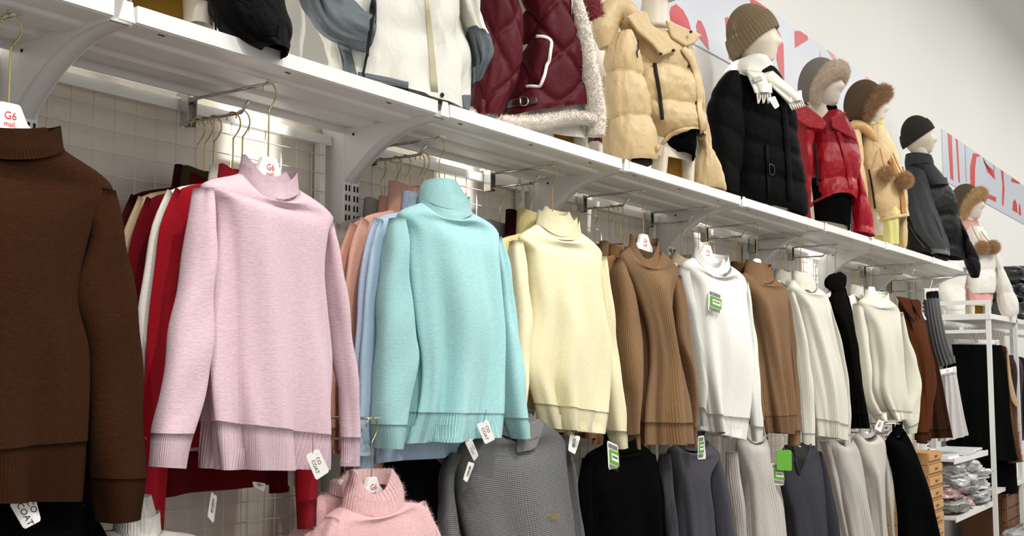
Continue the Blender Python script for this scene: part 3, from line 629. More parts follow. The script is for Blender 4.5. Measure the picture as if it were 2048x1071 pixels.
# ---- grey waffle knit with collar
kg = knit('grey_waffle', '#777777', rib=200, cross=200, depth=.0011, heather=.12); kgr = knit('grey_waffle_rib', '#727272', rib=130, depth=.0016)
lower_arm('grey', 1032, 822, -.2, 'chrome double rail of the lower tier holding the grey waffle sweater')
pl = plane(-.19, 8, ARMS['grey'][0])
gw = sweater('grey waffle-knit collared sweater with gold letter brooch', 'sweater', pl, kg, kgr,
    [(972, 850), (915, 890), (902, 950), (908, 1020), (925, 1100), (930, 1380)], [(1078, 838), (1126, 880), (1128, 920), (1134, 980), (1142, 1054), (1150, 1380)],
    [([(900, 905), (880, 940), (871, 1019), (862, 1120), (852, 1390)], [(922, 905), (906, 950), (910, 1020), (920, 1120), (912, 1390)]),
     ([(1112, 870), (1126, 915), (1133, 980), (1143, 1060), (1150, 1390)], [(1130, 874), (1145, 937), (1155, 1000), (1166, 1075), (1190, 1390)])],
    [([(975, 835), (968, 855)], [(1062, 826), (1074, 846)], .05, (14, 30), True)], seed=74, neck_sag=30, T=.055, hem=.07, slT=.04)
GT = bvh(gw)
def on(tree, pts, lift=.004, fb=None): return [hit(x, y, tree, lift, fb or pl)[0] for x, y in pts]
prism('collar_flap', on(GT, [(1028, 862), (1072, 838), (1084, 850), (1066, 892), (1056, 901), (1030, 906)], .008), pl[1], .008, kgr, gw, .002)
c0, n0 = hit(1102, 1031, GT, .004, pl)
text('letter_brooch', 'min', c0, pl[1].cross(V((0, 0, 1)))*-1, (0, 0, 1), .034, plain('gold_metal', '#d8b45a', .2, 1), gw, .003)
lhang('grey', 846, 'white hanger in the grey waffle sweater', a=8)
# ---- further lower garments
def low(key, label, mb, mr, L, R, slv, col, seed, hx, hy, y=-.2, a=8, neck_sag=18, T=.05, cat='sweater', hpx=None, hem=.06, **kw):
    lower_arm(key, hx, hy, y-.005, 'chrome double rail of the lower tier holding the '+label.split(' under ')[0].split(' below ')[0].split(' with ')[0])
    p = plane(y, a, ARMS[key][0])
    t = sweater(label, cat, p, mb, mr, L, R, slv, col, seed=seed, neck_sag=neck_sag, T=T, hem=hem, **kw)
    lhang(key, hpx or L[0][1]-2, 'white hanger in the '+label.split(' under ')[0].split(' below ')[0], a=a)
    return t
kB = knit('black_knit2', '#040404', rib=120, depth=.0003, heather=.2); kBr = knit('black_knit2_rib', '#040404', rib=170, depth=.0003)
low('lblack', 'black knit sweater below the pale yellow turtleneck', kB, kBr,
    [(1205, 890), (1170, 915), (1165, 980), (1170, 1100), (1175, 1360)], [(1282, 885), (1306, 912), (1316, 980), (1322, 1100), (1330, 1360)],
    [([(1166, 915), (1155, 970), (1150, 1080), (1150, 1360)], [(1182, 915), (1180, 980), (1182, 1080), (1186, 1360)]), ([(1296, 905), (1308, 970), (1316, 1080), (1322, 1360)], [(1310, 910), (1324, 970), (1336, 1080), (1350, 1360)])],
    [([(1214, 874), (1206, 890)], [(1272, 874), (1281, 888)], .045, (12, 18), True)], 75, 1242, 800)
kC = knit('charcoal_knit', '#4a494f', heather=.22, rib=110, depth=.0005); kCr = knit('charcoal_knit_rib', '#454449', rib=170)
low('lchar', 'charcoal grey sweater below the tan crew-neck one', kC, kCr,
    [(1352, 888), (1334, 905), (1342, 960), (1353, 1071), (1362, 1350)], [(1412, 880), (1440, 912), (1418, 950), (1422, 1010), (1440, 1350)],
    [([(1320, 908), (1312, 930), (1320, 990), (1333, 1080), (1350, 1350)], [(1338, 905), (1342, 950), (1347, 1010), (1356, 1090), (1372, 1350)]),
     ([(1416, 905), (1417, 950), (1421, 1010), (1432, 1090), (1450, 1350)], [(1440, 912), (1450, 950), (1459, 1000), (1469, 1085), (1492, 1350)])],
    [([(1358, 872), (1352, 890)], [(1404, 868), (1412, 884)], .045, (14, 20), True)], 76, 1385, 805, a=10)
kO = knit('oatmeal_rib', '#c2bbb3', rib=110, depth=.0012, heather=.1); kOr = knit('oatmeal_rib_fine', '#beb7af', rib=170)
low('loat', 'oatmeal ribbed sweater below the white crew-neck one', kO, kOr,
    [(1488, 868), (1470, 892), (1482, 960), (1492, 1071), (1500, 1340)], [(1530, 868), (1540, 900), (1546, 950), (1564, 1010), (1580, 1340)],
    [([(1452, 902), (1452, 945), (1460, 1000), (1472, 1090), (1490, 1340)], [(1474, 902), (1480, 960), (1486, 1020), (1494, 1100), (1508, 1340)])],
    [([(1494, 850), (1487, 868)], [(1526, 852), (1531, 870)], .04, (10, 16), True)], 77, 1512, 815, a=12)
kD = knit('slate_rib', '#3d3c43', rib=110, depth=.0012, heather=.15); kDr = knit('slate_rib_fine', '#3a393f', rib=170)
sl_ = low('lslate', 'slate grey V-neck ribbed sweater below the camel turtleneck', kD, kDr,
    [(1570, 890), (1556, 920), (1560, 975), (1574, 1040), (1590, 1330)], [(1622, 884), (1640, 908), (1648, 960), (1650, 1040), (1664, 1330)],
    [([(1632, 900), (1634, 960), (1640, 1030), (1652, 1100), (1680, 1330)], [(1643, 905), (1658, 950), (1670, 1010), (1684, 1090), (1720, 1330)])], [], 78, 1598, 825, a=12)
SLT = bvh(sl_); ppl = plane(-.2, 12, ARMS['lslate'][0])
V_NECK = True
v_, f_ = sweep(on(SLT, [(1584, 888), (1590, 920), (1597, 946), (1610, 920), (1622, 885)], .005, ppl), .004, 6, 24); mk('v_neck_band', v_, f_, kDr, sl_, uv=[(0, 0)]*len(v_))
low('loat2', 'oatmeal wide-rib sweater below the cream split-neck one', kO, kOr,
    [(1664, 868), (1650, 890), (1668, 960), (1686, 1060), (1710, 1320)], [(1700, 872), (1716, 905), (1732, 980), (1748, 1071), (1770, 1320)],
    [([(1640, 882), (1652, 930), (1670, 1000), (1688, 1085), (1716, 1320)], [(1658, 880), (1672, 940), (1684, 1000), (1700, 1090), (1728, 1320)])], [], 79, 1682, 832, a=14)
kO2 = knit('oatmeal_pointelle', '#c0b9b0', heather=.12); 
low('loat3', 'oatmeal crew-neck sweater below the black turtleneck', kO2, kOr,
    [(1718, 862), (1706, 880), (1722, 950), (1742, 1030), (1760, 1310)], [(1750, 864), (1768, 884), (1768, 950), (1772, 1040), (1790, 1310)],
    [([(1760, 885), (1766, 930), (1770, 1000), (1782, 1071), (1796, 1310)], [(1768, 882), (1780, 920), (1786, 980), (1790, 1071), (1810, 1310)])],
    [([(1722, 854), (1718, 864)], [(1744, 854), (1750, 866)], .035, (12, 18), True)], 80, 1733, 838, a=16)
low('lcoat', 'long black coat below the cream diagonal-knit sweater', kB, kBr,
    [(1784, 864), (1772, 885), (1784, 950), (1796, 1040), (1810, 1320)], [(1806, 856), (1820, 880), (1843, 930), (1866, 1000), (1920, 1320)], [],
    [([(1786, 852), (1784, 866)], [(1802, 846), (1806, 858)], .03, (4, 8), True)], 81, 1796, 848, a=18, cat='coat', hem=0, y=-.3)
# ---- bottom left
low('lwhite', 'white ribbed turtleneck below the brown and pink sweaters', knit('ribwhite', '#dcd8d0', rib=130, depth=.001, heather=.05), knit('ribwhite_rib', '#dad6ce', rib=170),
    [(222, 1060), (150, 1080), (120, 1160), (110, 1460)], [(322, 1058), (400, 1078), (425, 1160), (440, 1460)],
    [([(160, 1075), (110, 1130), (60, 1460)], [(190, 1080), (150, 1160), (120, 1460)]), ([(385, 1075), (415, 1160), (440, 1460)], [(405, 1078), (455, 1150), (500, 1460)])],
    [([(244, 990), (236, 1025), (224, 1064)], [(302, 988), (310, 1020), (322, 1062)], .05, (4, 8, 14), True)], 90, 275, 880, y=-.17, a=0, neck_sag=16, hpx=1010)
low('lblack2', 'black jumper below the brown mock-neck sweater', kB, kBr,
    [(-40, 930), (-150, 970), (-170, 1100), (-190, 1500)], [(60, 935), (160, 985), (175, 1100), (185, 1500)],
    [([(140, 975), (170, 1100), (190, 1500)], [(165, 985), (215, 1100), (240, 1500)])], [([(-30, 915), (-40, 935)], [(52, 918), (62, 938)], .05, (10, 18), True)], 91, 15, 800, y=-.17, a=0, neck_sag=20, T=.05)
low('lblack3', 'black fine-knit sweater below the aqua turtleneck', kB, kBr,
    [(792, 905), (762, 940), (758, 1010), (755, 1400)], [(860, 905), (888, 940), (892, 1010), (900, 1400)], [], [], 92, 822, 812, y=-.12, a=6, neck_sag=10, T=.03)
# ================================================================ mannequins and what they wear
MANN = plain('mannequin_shell', '#d6ccb9', .45, var=.02); MUST = plain('mustard_felt', '#8f6a14', .8, var=.08)
def nylon(name, col, rough=.4, wr=.004, spec=.5, coat=0):
    if name in MATS: return MATS[name]
    m, nt, b = nodes(name); c = srgb(col); L = nt.links.new; tc = add(nt, 'ShaderNodeTexCoord')
    mp = add(nt, 'ShaderNodeMapping'); mp.inputs['Scale'].default_value = (34, 34, 20); L(tc.outputs['Object'], mp.inputs[0])
    n1 = add(nt, 'ShaderNodeTexNoise'); n1.inputs['Scale'].default_value = 1; n1.inputs['Detail'].default_value = 6; n1.inputs['Roughness'].default_value = .62; n1.inputs['Distortion'].default_value = 1.6; L(mp.outputs[0], n1.inputs['Vector'])
    bp = add(nt, 'ShaderNodeBump'); bp.inputs['Distance'].default_value = wr*1.3; bp.inputs['Strength'].default_value = .9; L(n1.outputs[0], bp.inputs['Height']); L(bp.outputs[0], b.inputs['Normal'])
    mx = add(nt, 'ShaderNodeMix', data_type='RGBA'); mx.inputs[6].default_value = (*[x*.94 for x in c], 1); mx.inputs[7].default_value = (*[min(1, x*1.06) for x in c], 1); L(n1.outputs[0], mx.inputs[0]); L(mx.outputs[2], b.inputs['Base Color'])
    b.inputs['Roughness'].default_value = rough; b.inputs['Specular IOR Level'].default_value = spec; b.inputs['Coat Weight'].default_value = coat
    MATS[name] = m; return m
def puff(N, amp, seed=1, wr=.5, pz=.55, lean=0):
    ph = random.Random(seed).uniform(0, 50)
    def f(th, v):
        s = abs(math.sin(math.pi*(N*v+lean*math.cos(th))))**pz
        q = noise.noise((math.cos(th)*2.2+ph, math.sin(th)*2.2, v*N*1.3)); q2 = noise.noise((math.cos(th)*6+ph, math.sin(th)*6, v*N*5))
        q3 = noise.noise((math.cos(th)*13+ph, math.sin(th)*13, v*N*2.2)); return amp*(s-.6)+amp*wr*(q*.8+q2*.6+q3*.3)
    return f
def quilt(K, Mv, amp, seed=1):
    ph = random.Random(seed).uniform(0, 50)
    def f(th, v):
        u = th*K; a = abs(math.sin(u+v*Mv)); b = abs(math.sin(u-v*Mv)); q = noise.noise((math.cos(th)*3+ph, math.sin(th)*3, v*6))
        return amp*(1-math.exp(-(min(a, b)/.22)**1.3)-.6)+amp*.6*q
    return f
def drape(seed, amp=.008, k=3):
    ph = random.Random(seed).uniform(0, 50)
    def f(th, v):
        return amp*(noise.noise((math.cos(th)*k*.8+ph, math.sin(th)*k*.8, v*3.2))+.6*noise.noise((math.cos(th)*k*2+ph, math.sin(th)*k*2, v*9)))*2
    return f
def mplane(px, py, y=-.15, a=35):
    P = U(px, py, plane(y)); a_ = math.radians(a); return (V((P.x, y, 0)), V((-math.sin(a_), -math.cos(a_), 0)))
def fwd(pl, d): return (pl[0]+pl[1]*d, pl[1])
def head_frame(az):
    """az: degrees from straight out of the wall (-Y) towards +X"""
    a = math.radians(az); F = V((math.sin(a), -math.cos(a), 0)); return F, F.cross(V((0, 0, 1))), V((0, 0, 1))
def ell(f, s, z, A=(.1, .077, .124)): return 1/math.sqrt((f/A[0])**2+(s/A[1])**2+(z/A[2])**2)
def head(parent, C, az, k=1.):
    F, S, Z = head_frame(az); vs, fs = [], []; nu, nv = 40, 34
    for i in range(nv+1):
        p = math.pi*i/nv
        for j in range(nu):
            q = 2*math.pi*j/nu; f, s, z = math.sin(p)*math.cos(q), math.sin(p)*math.sin(q), math.cos(p); r = ell(f, s, z)*k
            x, y, w = f*r, s*r, z*r
            if w < -.03*k: # jaw
                t = min(1, (-.03*k-w)/(.085*k)); y *= 1-.3*t; x = x*(1-.28*t) if x < 0 else x*(1+.05*t)
            if f > 0:
                x += k*(.019*math.exp(-((w/k+.022)/.022)**2-(y/k/.018)**2)+.012*math.exp(-((w/k)/.03)**2-(y/k/.012)**2)-.008*math.exp(-((w/k-.012)/.016)**2)*math.exp(-((abs(y/k)-.03)/.02)**2)+.010*math.exp(-((w/k+.062)/.013)**2-(y/k/.022)**2)+.022*math.exp(-((w/k+.098)/.026)**2-(y/k/.034)**2))
            vs.append(C+F*x+S*y+Z*w)
    fs = [(i*nu+j, (i+1)*nu+j, (i+1)*nu+(j+1) % nu, i*nu+(j+1) % nu) for i in range(nv) for j in range(nu)]
    return mk('head', vs, fs, MANN, parent)
def cap(name, parent, C, az, k, mat, tau, lim, grow=1.06, ribs=0, ribd=.012, top=0., t0=0., nu=120, nv=24, th=.008, slouch=0):
    """shell over a head: lim(phi) polar limit in degrees, tau backward tilt"""
    F, S, Z = head_frame(az); ta = math.radians(tau); A = Z*math.cos(ta)-F*math.sin(ta); G = F*math.cos(ta)+Z*math.sin(ta); vs = []
    rows = [(t0+(1-t0)*i/nv, 1) for i in range(nv+1)]+[(1, 0), (.93, 0)]
    for t, outer in rows:
        for j in range(nu):
            q = 2*math.pi*j/nu; p = math.radians(lim(math.degrees((q+math.pi) % (2*math.pi)-math.pi)))*t
            d = A*math.cos(p)+(G*math.cos(q)+S*math.sin(q))*math.sin(p)
            r = ell(d.dot(F), d.dot(S), d.dot(Z))*k*(grow if outer else grow-.07)
            if outer and ribs: r *= 1+ribd*math.cos(ribs*q)*min(1, t*2.2)
            if top: r *= 1+top*max(0, math.cos(p))**3
            vs.append(C+d*r-F*slouch*max(0, math.cos(p)))
    m = len(rows); fs = [(i*nu+j, (i+1)*nu+j, (i+1)*nu+(j+1) % nu, i*nu+(j+1) % nu) for i in range(m-1) for j in range(nu)]
    return mk(name, vs, fs, mat, parent, uv=[((i % nu)/nu*.6, (i//nu)/nv*.2) for i in range(len(vs))])
def rim(C, az, k, tau, lim, phis, grow=1.08):
    F, S, Z = head_frame(az); ta = math.radians(tau); A = Z*math.cos(ta)-F*math.sin(ta); G = F*math.cos(ta)+Z*math.sin(ta); out = []
    for ph in phis:
        q = math.radians(ph); p = math.radians(lim(ph)); d = A*math.cos(p)+(G*math.cos(q)+S*math.sin(q))*math.sin(p)
        out.append(C+d*ell(d.dot(F), d.dot(S), d.dot(Z))*k*grow)
    return out
def beanie(label, C, az, k, mat, ribs, tau=28, ln=100, top=.16):
    t = thing('beanie', label, 'hat', C+V((0, 0, -.03)))
    f = lambda ph: ln+6*math.cos(math.radians(ph))*-1
    cap('crown', t, C, az, k, mat, tau, f, 1.09, ribs, .022, top)
    cap('turned_cuff', t, C, az, k, mat, tau, f, 1.17, ribs, .026, 0, t0=.58, nv=10)
    return t
def trapper(label, C, az, k, mshell, mfur, mhair, tau=6, n=9000, hl=.022, rad=.024, face=62, ear=148):
    t = thing('trapper_hat', label, 'hat', C+V((0, 0, -.1)))
    def lim(ph):
        a = abs(ph)
        if a < 100: return face+(ear-face)*(a/100)**2.2
        return ear-(ear-122)*((a-100)/80)**.8
    cap('shell', t, C, az, k, mshell, tau, lim, 1.13, 0, 0, .04)
    R = rim(C, az, k, tau, lim, [-112, -96, -80, -64, -48, -32, -16, 0, 16, 32, 48, 64, 80, 96, 112], 1.14)
    v, f = sweep(R, [rad*.55, rad*.8, rad, rad*1.25, rad*1.3, rad*1.25, rad, rad*.8, rad*.55], 14, 60); b = mk('fur_trim', v, f, mfur, t)
    h = fuzz('fur', [(v, f)], n, hl, .0006, mhair, t, bend=.55, seed=int(abs(C.x)*100)); h.parent = b; h.location = (0, 0, 0)
    return t
def neck(parent, C, base, r=.05): 
    v, f = sweep([C+V((0, 0, -.05)), (C+base)/2+V((0, 0, -.01)), base], [r*1.0, r*.95, r*1.25], 20, 14); return mk('neck', v, f, MANN, parent)
def strip(name, path, wd, mat, parent, tree, pl, lift=.003, th=.35, n=30):
    """narrow tape lying on a garment along photo positions"""
    pts = crom([(p[0], p[1], 0) for p in path], n); P, N = [], []
    for x, y, _ in pts: a, b = hit(x, y, tree, lift, pl); P.append(a); N.append(b)
    P = [np.array(p) for p in P]
    for _ in range(3): P = [P[0]]+[(P[i-1]+2*P[i]+P[i+1])/4 for i in range(1, len(P)-1)]+[P[-1]]
    v, f = sweep(P, wd/2, 8, flat=th, upv=sum(N, V())/len(N)); return mk(name, v, f, mat, parent)
def button(x, y, r, mat, parent, tree, pl, name='snap_button'):
    P, N = hit(x, y, tree, .0, pl); r = r*mpp(P); v, f = sweep([P-N*.003, P+N*.004, P+N*.005], [r, r, r*.8], 12); return mk(name, v, f, mat, parent, smooth=False)
def mannequin(label, pl, torso, hips=(), az=None, C=None, k=1., base=None, must=None):
    b = torso[0][-1], torso[1][-1]; P = U((b[0][0]+b[1][0])/2, (b[0][1]+b[1][1])/2, pl)
    t = thing('mannequin', label, 'mannequin', (P.x, P.y, 2.0145))
    tube([('torso', MANN, 0, 1)], torso[0], torso[1], pl, t, .05, rows=16, seg=32)
    for l, r in hips: tube([('thigh_stump', MANN, 0, 1)], l, r, pl, t, .06, rows=10, seg=32)
    if must: prism('thigh_gap_filler', [U(x, y, fwd(pl, -.03)) for x, y in must], pl[1], .02, MUST, t)
    if C is not None: head(t, C, az, k); neck(t, C, base)
    return t
def jacket(label, pl, name='puffer_jacket', cat='jacket', loc=None): return thing(name, label, cat, loc or V((pl[0].x, pl[0].y, 2.05)))
SHIRT = knit('black_shirt', '#040304', heather=.15)
# ---- black puffer at the start of the shelf
BLK = nylon('black_nylon', '#050405', .5, spec=.07)
pl = mplane(370, 60, -.15, 30)
mannequin('mannequin with bare white stumps under the black puffer by the shelf start', pl, ([(240, -420), (235, -200), (232, -60)], [(420, -420), (425, -200), (428, -20)]),
    [([(236, -70), (238, -30), (240, 14)], [(268, -62), (266, -20), (262, 22)]), ([(363, -40), (366, 0), (368, 52)], [(424, -25), (426, 20), (426, 70)])], must=[(264, -60), (362, -40), (369, 52), (262, 22)])
j = jacket('black puffer jacket with drawcord beside the bare mannequin stumps', pl)
tube([('body', BLK, 0, 1)], [(220, -420), (205, -220), (205, -60)], [(440, -420), (448, -150), (430, 30)], pl, j, .1, rows=40, seg=60, fold=puff(4, .014, 1))
tube([('sleeve', BLK, 0, .93), ('elastic_cuff', BLK, .93, 1)], [(440, -420), (428, -150), (420, 10), (440, 55), (470, 86), (520, 100)], [(520, -420), (548, -150), (562, 10), (578, 55), (584, 85), (574, 113)], fwd(pl, .09), j, .06, rows=60, seg=56, fold=puff(3.2, .011, 2))
wire('drawcord', [U(x, y, fwd(pl, .13)) for x, y in ((430, 30), (431, 55), (434, 70), (439, 70), (440, 55), (436, 42))], .0022, BLK, j, n=24)
# ---- white and grey shell jacket
SHW = nylon('white_shell', '#dcdad0', .6, .0025, .3); SHG = nylon('grey_shell', '#5f666b', .55, .003, .3); SHB = plain('beige_placket', '#b9b193', .7)
pl = mplane(800, 190, -.14, 32)
mannequin('mannequin hidden inside the white and grey shell jacket', pl, ([(690, -300), (680, -120), (680, 60), (690, 120)], [(860, -300), (880, -100), (895, 80), (905, 170)]))
j = jacket('white shell jacket with grey sleeve and hem panels', pl, 'shell_jacket')
tube([('body', SHW, 0, 1)], [(690, -320), (655, -120), (648, 40), (656, 110), (662, 162)], [(860, -320), (900, -80), (922, 60), (940, 140), (936, 236)], pl, j, .1, rows=60, seg=72, fold=drape(3, .015))
tube([('sleeve', SHG, 0, 1)], [(640, -320), (600, -150), (602, -60), (618, 20), (652, 72), (735, 104)], [(700, -320), (670, -150), (672, -60), (690, -5), (712, 14), (745, 32)], fwd(pl, .1), j, .045, rows=44, seg=40, fold=drape(4, .01))
tube([('sleeve', SHW, 0, .79), ('grey_cuff_panel', SHG, .79, 1)], [(862, -320), (895, -90), (918, 20), (936, 95), (942, 168)], [(915, -320), (935, -60), (962, 50), (983, 104), (960, 162)], fwd(pl, .03), j, .05, rows=50, seg=40, fold=drape(5, .011))
JT = bvh(j)
def patch(name, px, mat, parent, tree, pl, lift=.002, n=9, th=.004):
    """cloth panel that follows the surface under it; px: quad corners (tl, tr, br, bl) in the photo"""
    vs = []
    for i in range(n+1):
        for q in range(n+1):
            u, w = q/n, i/n; x = (px[0][0]*(1-u)+px[1][0]*u)*(1-w)+(px[3][0]*(1-u)+px[2][0]*u)*w; y = (px[0][1]*(1-u)+px[1][1]*u)*(1-w)+(px[3][1]*(1-u)+px[2][1]*u)*w
            vs.append(hit(x, y, tree, lift, pl)[0])
    m = n+1; fs = [(i*m+q, (i+1)*m+q, (i+1)*m+q+1, i*m+q+1) for i in range(n) for q in range(n)]
    o = mk(name, vs, fs, mat, parent, uv=[((i % m)/n*.1, (i//m)/n*.1) for i in range(len(vs))])
    s = o.modifiers.new('s', 'SOLIDIFY'); s.thickness = th; s.offset = 0; return o
patch('grey_hem_panel', [(716, 144), (816, 164), (816, 196), (718, 170)], SHG, j, JT, pl)
patch('grey_side_panel', [(675, 84), (700, 96), (715, 154), (690, 152)], SHG, j, JT, pl)
patch('front_placket', [(850, 0), (858, 0), (878, 206), (863, 204)], SHB, j, JT, pl, .001)
patch('grey_hem_panel', [(924, 190), (940, 190), (936, 222), (926, 218)], SHG, j, JT, pl)
strip('pocket_zip', [(751, -10), (744, 40), (738, 80), (734, 110)], .012, BLACK, j, JT, pl, .004)
strip('zip_pull', [(733, 110), (730, 128), (727, 156)], .006, BLACK, j, JT, pl, .006, th=1)
for x, y in ((884, 190), (873, 199), (890, 209)): button(x, y, 4.2, BLACK, j, JT, pl)
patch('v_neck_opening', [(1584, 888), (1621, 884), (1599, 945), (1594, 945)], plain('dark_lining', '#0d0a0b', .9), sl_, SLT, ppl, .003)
# ---- burgundy quilted jacket
BUR = nylon('burgundy_nylon', '#4a0c16', .55, .002, .15); SHR = plain('shearling', '#dcd2c6', .95, var=.1, scale=90, bump=.006, sheen=.4); BURD = plain('burgundy_leather', '#33100f', .45)
pl = mplane(1080, 270, -.14, 34)
mannequin('mannequin inside the burgundy quilted jacket', pl, ([(1020, -260), (1025, 0), (1040, 150), (1044, 240)], [(1130, -260), (1150, 0), (1160, 150), (1172, 280)]),
    [([(1045, 240), (1046, 275)], [(1106, 250), (1106, 292)]), ([(1146, 270), (1146, 300)], [(1174, 275), (1174, 306)])], must=[(1100, 262), (1150, 270), (1150, 300), (1100, 286)])
kn = sweater('off-white knit top under the burgundy jacket', 'knit top', pl, knit('offwhite_top', '#d5d0c6', rib=160), knit('offwhite_top_rib', '#d3cec4', rib=180), [(1040, 100), (1036, 200), (1040, 270)], [(1165, 120), (1172, 220), (1174, 292)], T=.085, hem=.05, seed=44, amp=.004, name='knit_top')
j = jacket('burgundy diamond-quilted jacket with white shearling trim', pl, 'quilted_jacket')
tube([('body', BUR, 0, 1)], [(1030, -280), (1026, -60), (1034, 80), (1020, 170), (998, 240)], [(1135, -280), (1140, -30), (1158, 100), (1168, 165), (1176, 216)], pl, j, .105, rows=110, seg=150, fold=quilt(2, 16, .013, 2))
tube([('sleeve', BUR, 0, 1)], [(975, -280), (954, -60), (957, 40), (950, 140), (937, 232)], [(1030, -280), (1032, -40), (1041, 90), (1030, 165), (995, 238)], fwd(pl, .07), j, .06, rows=90, seg=110, fold=quilt(1.5, 13, .012, 5))
v, f = sweep(PX([(932, 236), (960, 240), (998, 246)], fwd(pl, .08)), .028, 12, 14); mk('shearling_cuff', v, f, SHR, j); fuzz('shearling_fluff', [(v, f)], 1500, .008, .0008, SHR, j, seed=5)
JT = bvh(j)
def shear(name, path, rad, seed, off=.0, n=3000):
    P = [hit(x, y, JT, off, fwd(pl, .1))[0] for x, y in path]; v, f = sweep(P, rad, 14, 60, flat=.6)
    # braided ridges
    v = [p+(p-V(P[0]))*0 for p in map(V, v)]; o = mk(name, v, f, SHR, j); fz = fuzz('shearling_fluff', [(v, f)], n, .007, .0008, SHR, j, seed=seed, bend=.9); fz.parent = o; fz.location = (0, 0, 0)
P_front = [(1148, -60), (1149, 0), (1164, 60), (1176, 130), (1186, 190), (1192, 235), (1190, 272)]
vq = PX(P_front, fwd(pl, .085)); v, f = sweep(vq, [.026, .026, .028, .03, .032, .034, .03], 16, 70, flat=.6); o = mk('shearling_front', v, f, SHR, j); fz = fuzz('shearling_fluff', [(v, f)], 4000, .008, .0009, SHR, j, seed=6, bend=.9)
vq = PX([(1000, 243), (1040, 246), (1090, 243), (1140, 236), (1185, 240)], fwd(pl, .095)); v, f = sweep(vq, [.026, .03, .031, .03, .03], 16, 60, flat=.6); mk('shearling_hem', v, f, SHR, j); fuzz('shearling_fluff', [(v, f)], 4000, .008, .0009, SHR, j, seed=7, bend=.9)
tube([('sleeve', BUR, 0, .9), ('shearling_cuff', SHR, .9, 1)], [(1162, 60), (1172, 200), (1178, 260), (1178, 312)], [(1180, 60), (1192, 200), (1200, 280), (1206, 316)], fwd(pl, -.02), j, .045, rows=40, seg=40, fold=puff(3, .006, 5))
WPIP = plain('white_piping', '#e6e2da', .6)
strip('pocket_piping', [(1075, 73), (1090, 75), (1100, 82), (1101, 95), (1094, 134), (1084, 165), (1078, 174), (1054, 173)], .0105, WPIP, j, JT, pl, .004, th=.6, n=50)
patch('pocket_flap', [(1077, 78), (1095, 80), (1078, 168), (1056, 168)], BUR, j, JT, pl, .003)
strip('waist_strap', [(1018, 208), (1045, 205), (1074, 200)], .026, BURD, j, JT, pl, .004, th=.15)
for x in (1023, 1036): button(x, 207, 2.2, CHROME, j, JT, fwd(pl, .01), 'eyelet')
strip('buckle', [(1043, 197), (1056, 195), (1058, 211), (1044, 214), (1043, 197)], .004, CHROME, j, JT, pl, .008, th=1, n=16)
RF = plain('red_fur', '#8a0c1d', .9, var=.2, sheen=.5)
v, f = sweep(PX([(1150, -60), (1165, -10), (1182, 22), (1190, 38)], fwd(pl, .06)), [.03, .034, .034, .022], 16, 24); mk('fur_hood_edge', v, f, RF, j); fuzz('hood_fur', [(v, f)], 6000, .016, .0006, RF, j, seed=8)
strip('drawcord', [(1141, -10), (1142, 30)], .003, CHROME, j, JT, pl, .004, th=1)
# ---- beige puffer
BEI = nylon('beige_nylon', '#cbb184', .36, .004, .5); BEID = nylon('beige_nylon_lining', '#a58a5e', .45)
pl = mplane(1335, 340, -.14, 36)
Cb = U(1312, -62, pl)
mannequin('headed mannequin wearing the beige puffer jacket', pl, ([(1290, 45), (1265, 120), (1270, 200), (1300, 290), (1302, 312)], [(1335, 45), (1370, 120), (1385, 220), (1388, 300), (1388, 332)]),
    [([(1306, 290), (1302, 345)], [(1338, 300), (1332, 356)]), ([(1362, 310), (1364, 364)], [(1390, 315), (1387, 372)])], az=28, C=Cb, k=1.05, base=U(1308, 60, pl), must=[(1330, 300), (1368, 310), (1366, 364), (1328, 352)])
t = sweater('black top under the beige puffer jacket', 'top', pl, SHIRT, SHIRT, [(1290, 80), (1300, 220), (1313, 292), (1330, 302)], [(1340, 80), (1380, 220), (1392, 290), (1388, 334)], T=.09, hem=0, amp=.002, name='top')
j = jacket('beige puffer jacket with open hood collar and long black zip', pl)
tube([('body', BEI, 0, 1)], [(1245, 60), (1248, 130), (1262, 200), (1285, 255), (1312, 296)], [(1378, 92), (1392, 160), (1402, 220), (1406, 250), (1408, 276)], pl, j, .105, rows=64, seg=80, fold=puff(3.1, .016, 3), sag=(0, 0, 0, -.01, -.03))
tube([('back_panel', BEI, 0, 1)], [(1212, 120), (1206, 200), (1207, 260), (1212, 322)], [(1250, 120), (1246, 200), (1246, 260), (1240, 322)], fwd(pl, -.06), j, .05, rows=30, seg=30, fold=puff(2, .01, 9))
tube([('sleeve', BEI, 0, 1)], [(1222, 66), (1211, 120), (1211, 180), (1219, 243), (1231, 321)], [(1266, 68), (1282, 138), (1293, 190), (1303, 242), (1316, 322)], fwd(pl, .09), j, .062, rows=64, seg=64, fold=puff(3, .014, 4))
tube([('sleeve', BEI, 0, 1)], [(1385, 140), (1392, 200), (1396, 262), (1388, 328), (1387, 372)], [(1400, 140), (1408, 215), (1417, 276), (1435, 326), (1455, 384)], fwd(pl, .0), j, .055, rows=56, seg=56, fold=puff(3, .012, 5))
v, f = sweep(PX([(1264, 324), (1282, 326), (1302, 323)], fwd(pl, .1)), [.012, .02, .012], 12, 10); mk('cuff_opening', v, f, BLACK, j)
v, f = sweep(PX([(1216, 96), (1210, 55), (1226, 22), (1250, 26), (1266, 52), (1296, 76), (1330, 94)], fwd(pl, .06)), [.03, .045, .042, .04, .036, .032, .02], 20, 50, flat=1.15); mk('hood', v, f, BEI, j)
for nm, pts, d in (('collar_flap', [(1252, 34), (1276, 20), (1293, 24), (1300, 46), (1345, 84), (1354, 102), (1322, 113), (1304, 90), (1272, 62)], .125), ('collar_flap', [(1330, 40), (1352, 48), (1404, 70), (1388, 88), (1370, 94), (1342, 76)], .11)):
    prism(nm, [U(x, y, fwd(pl, d)) for x, y in pts], pl[1], .015, BEI, j, .007)
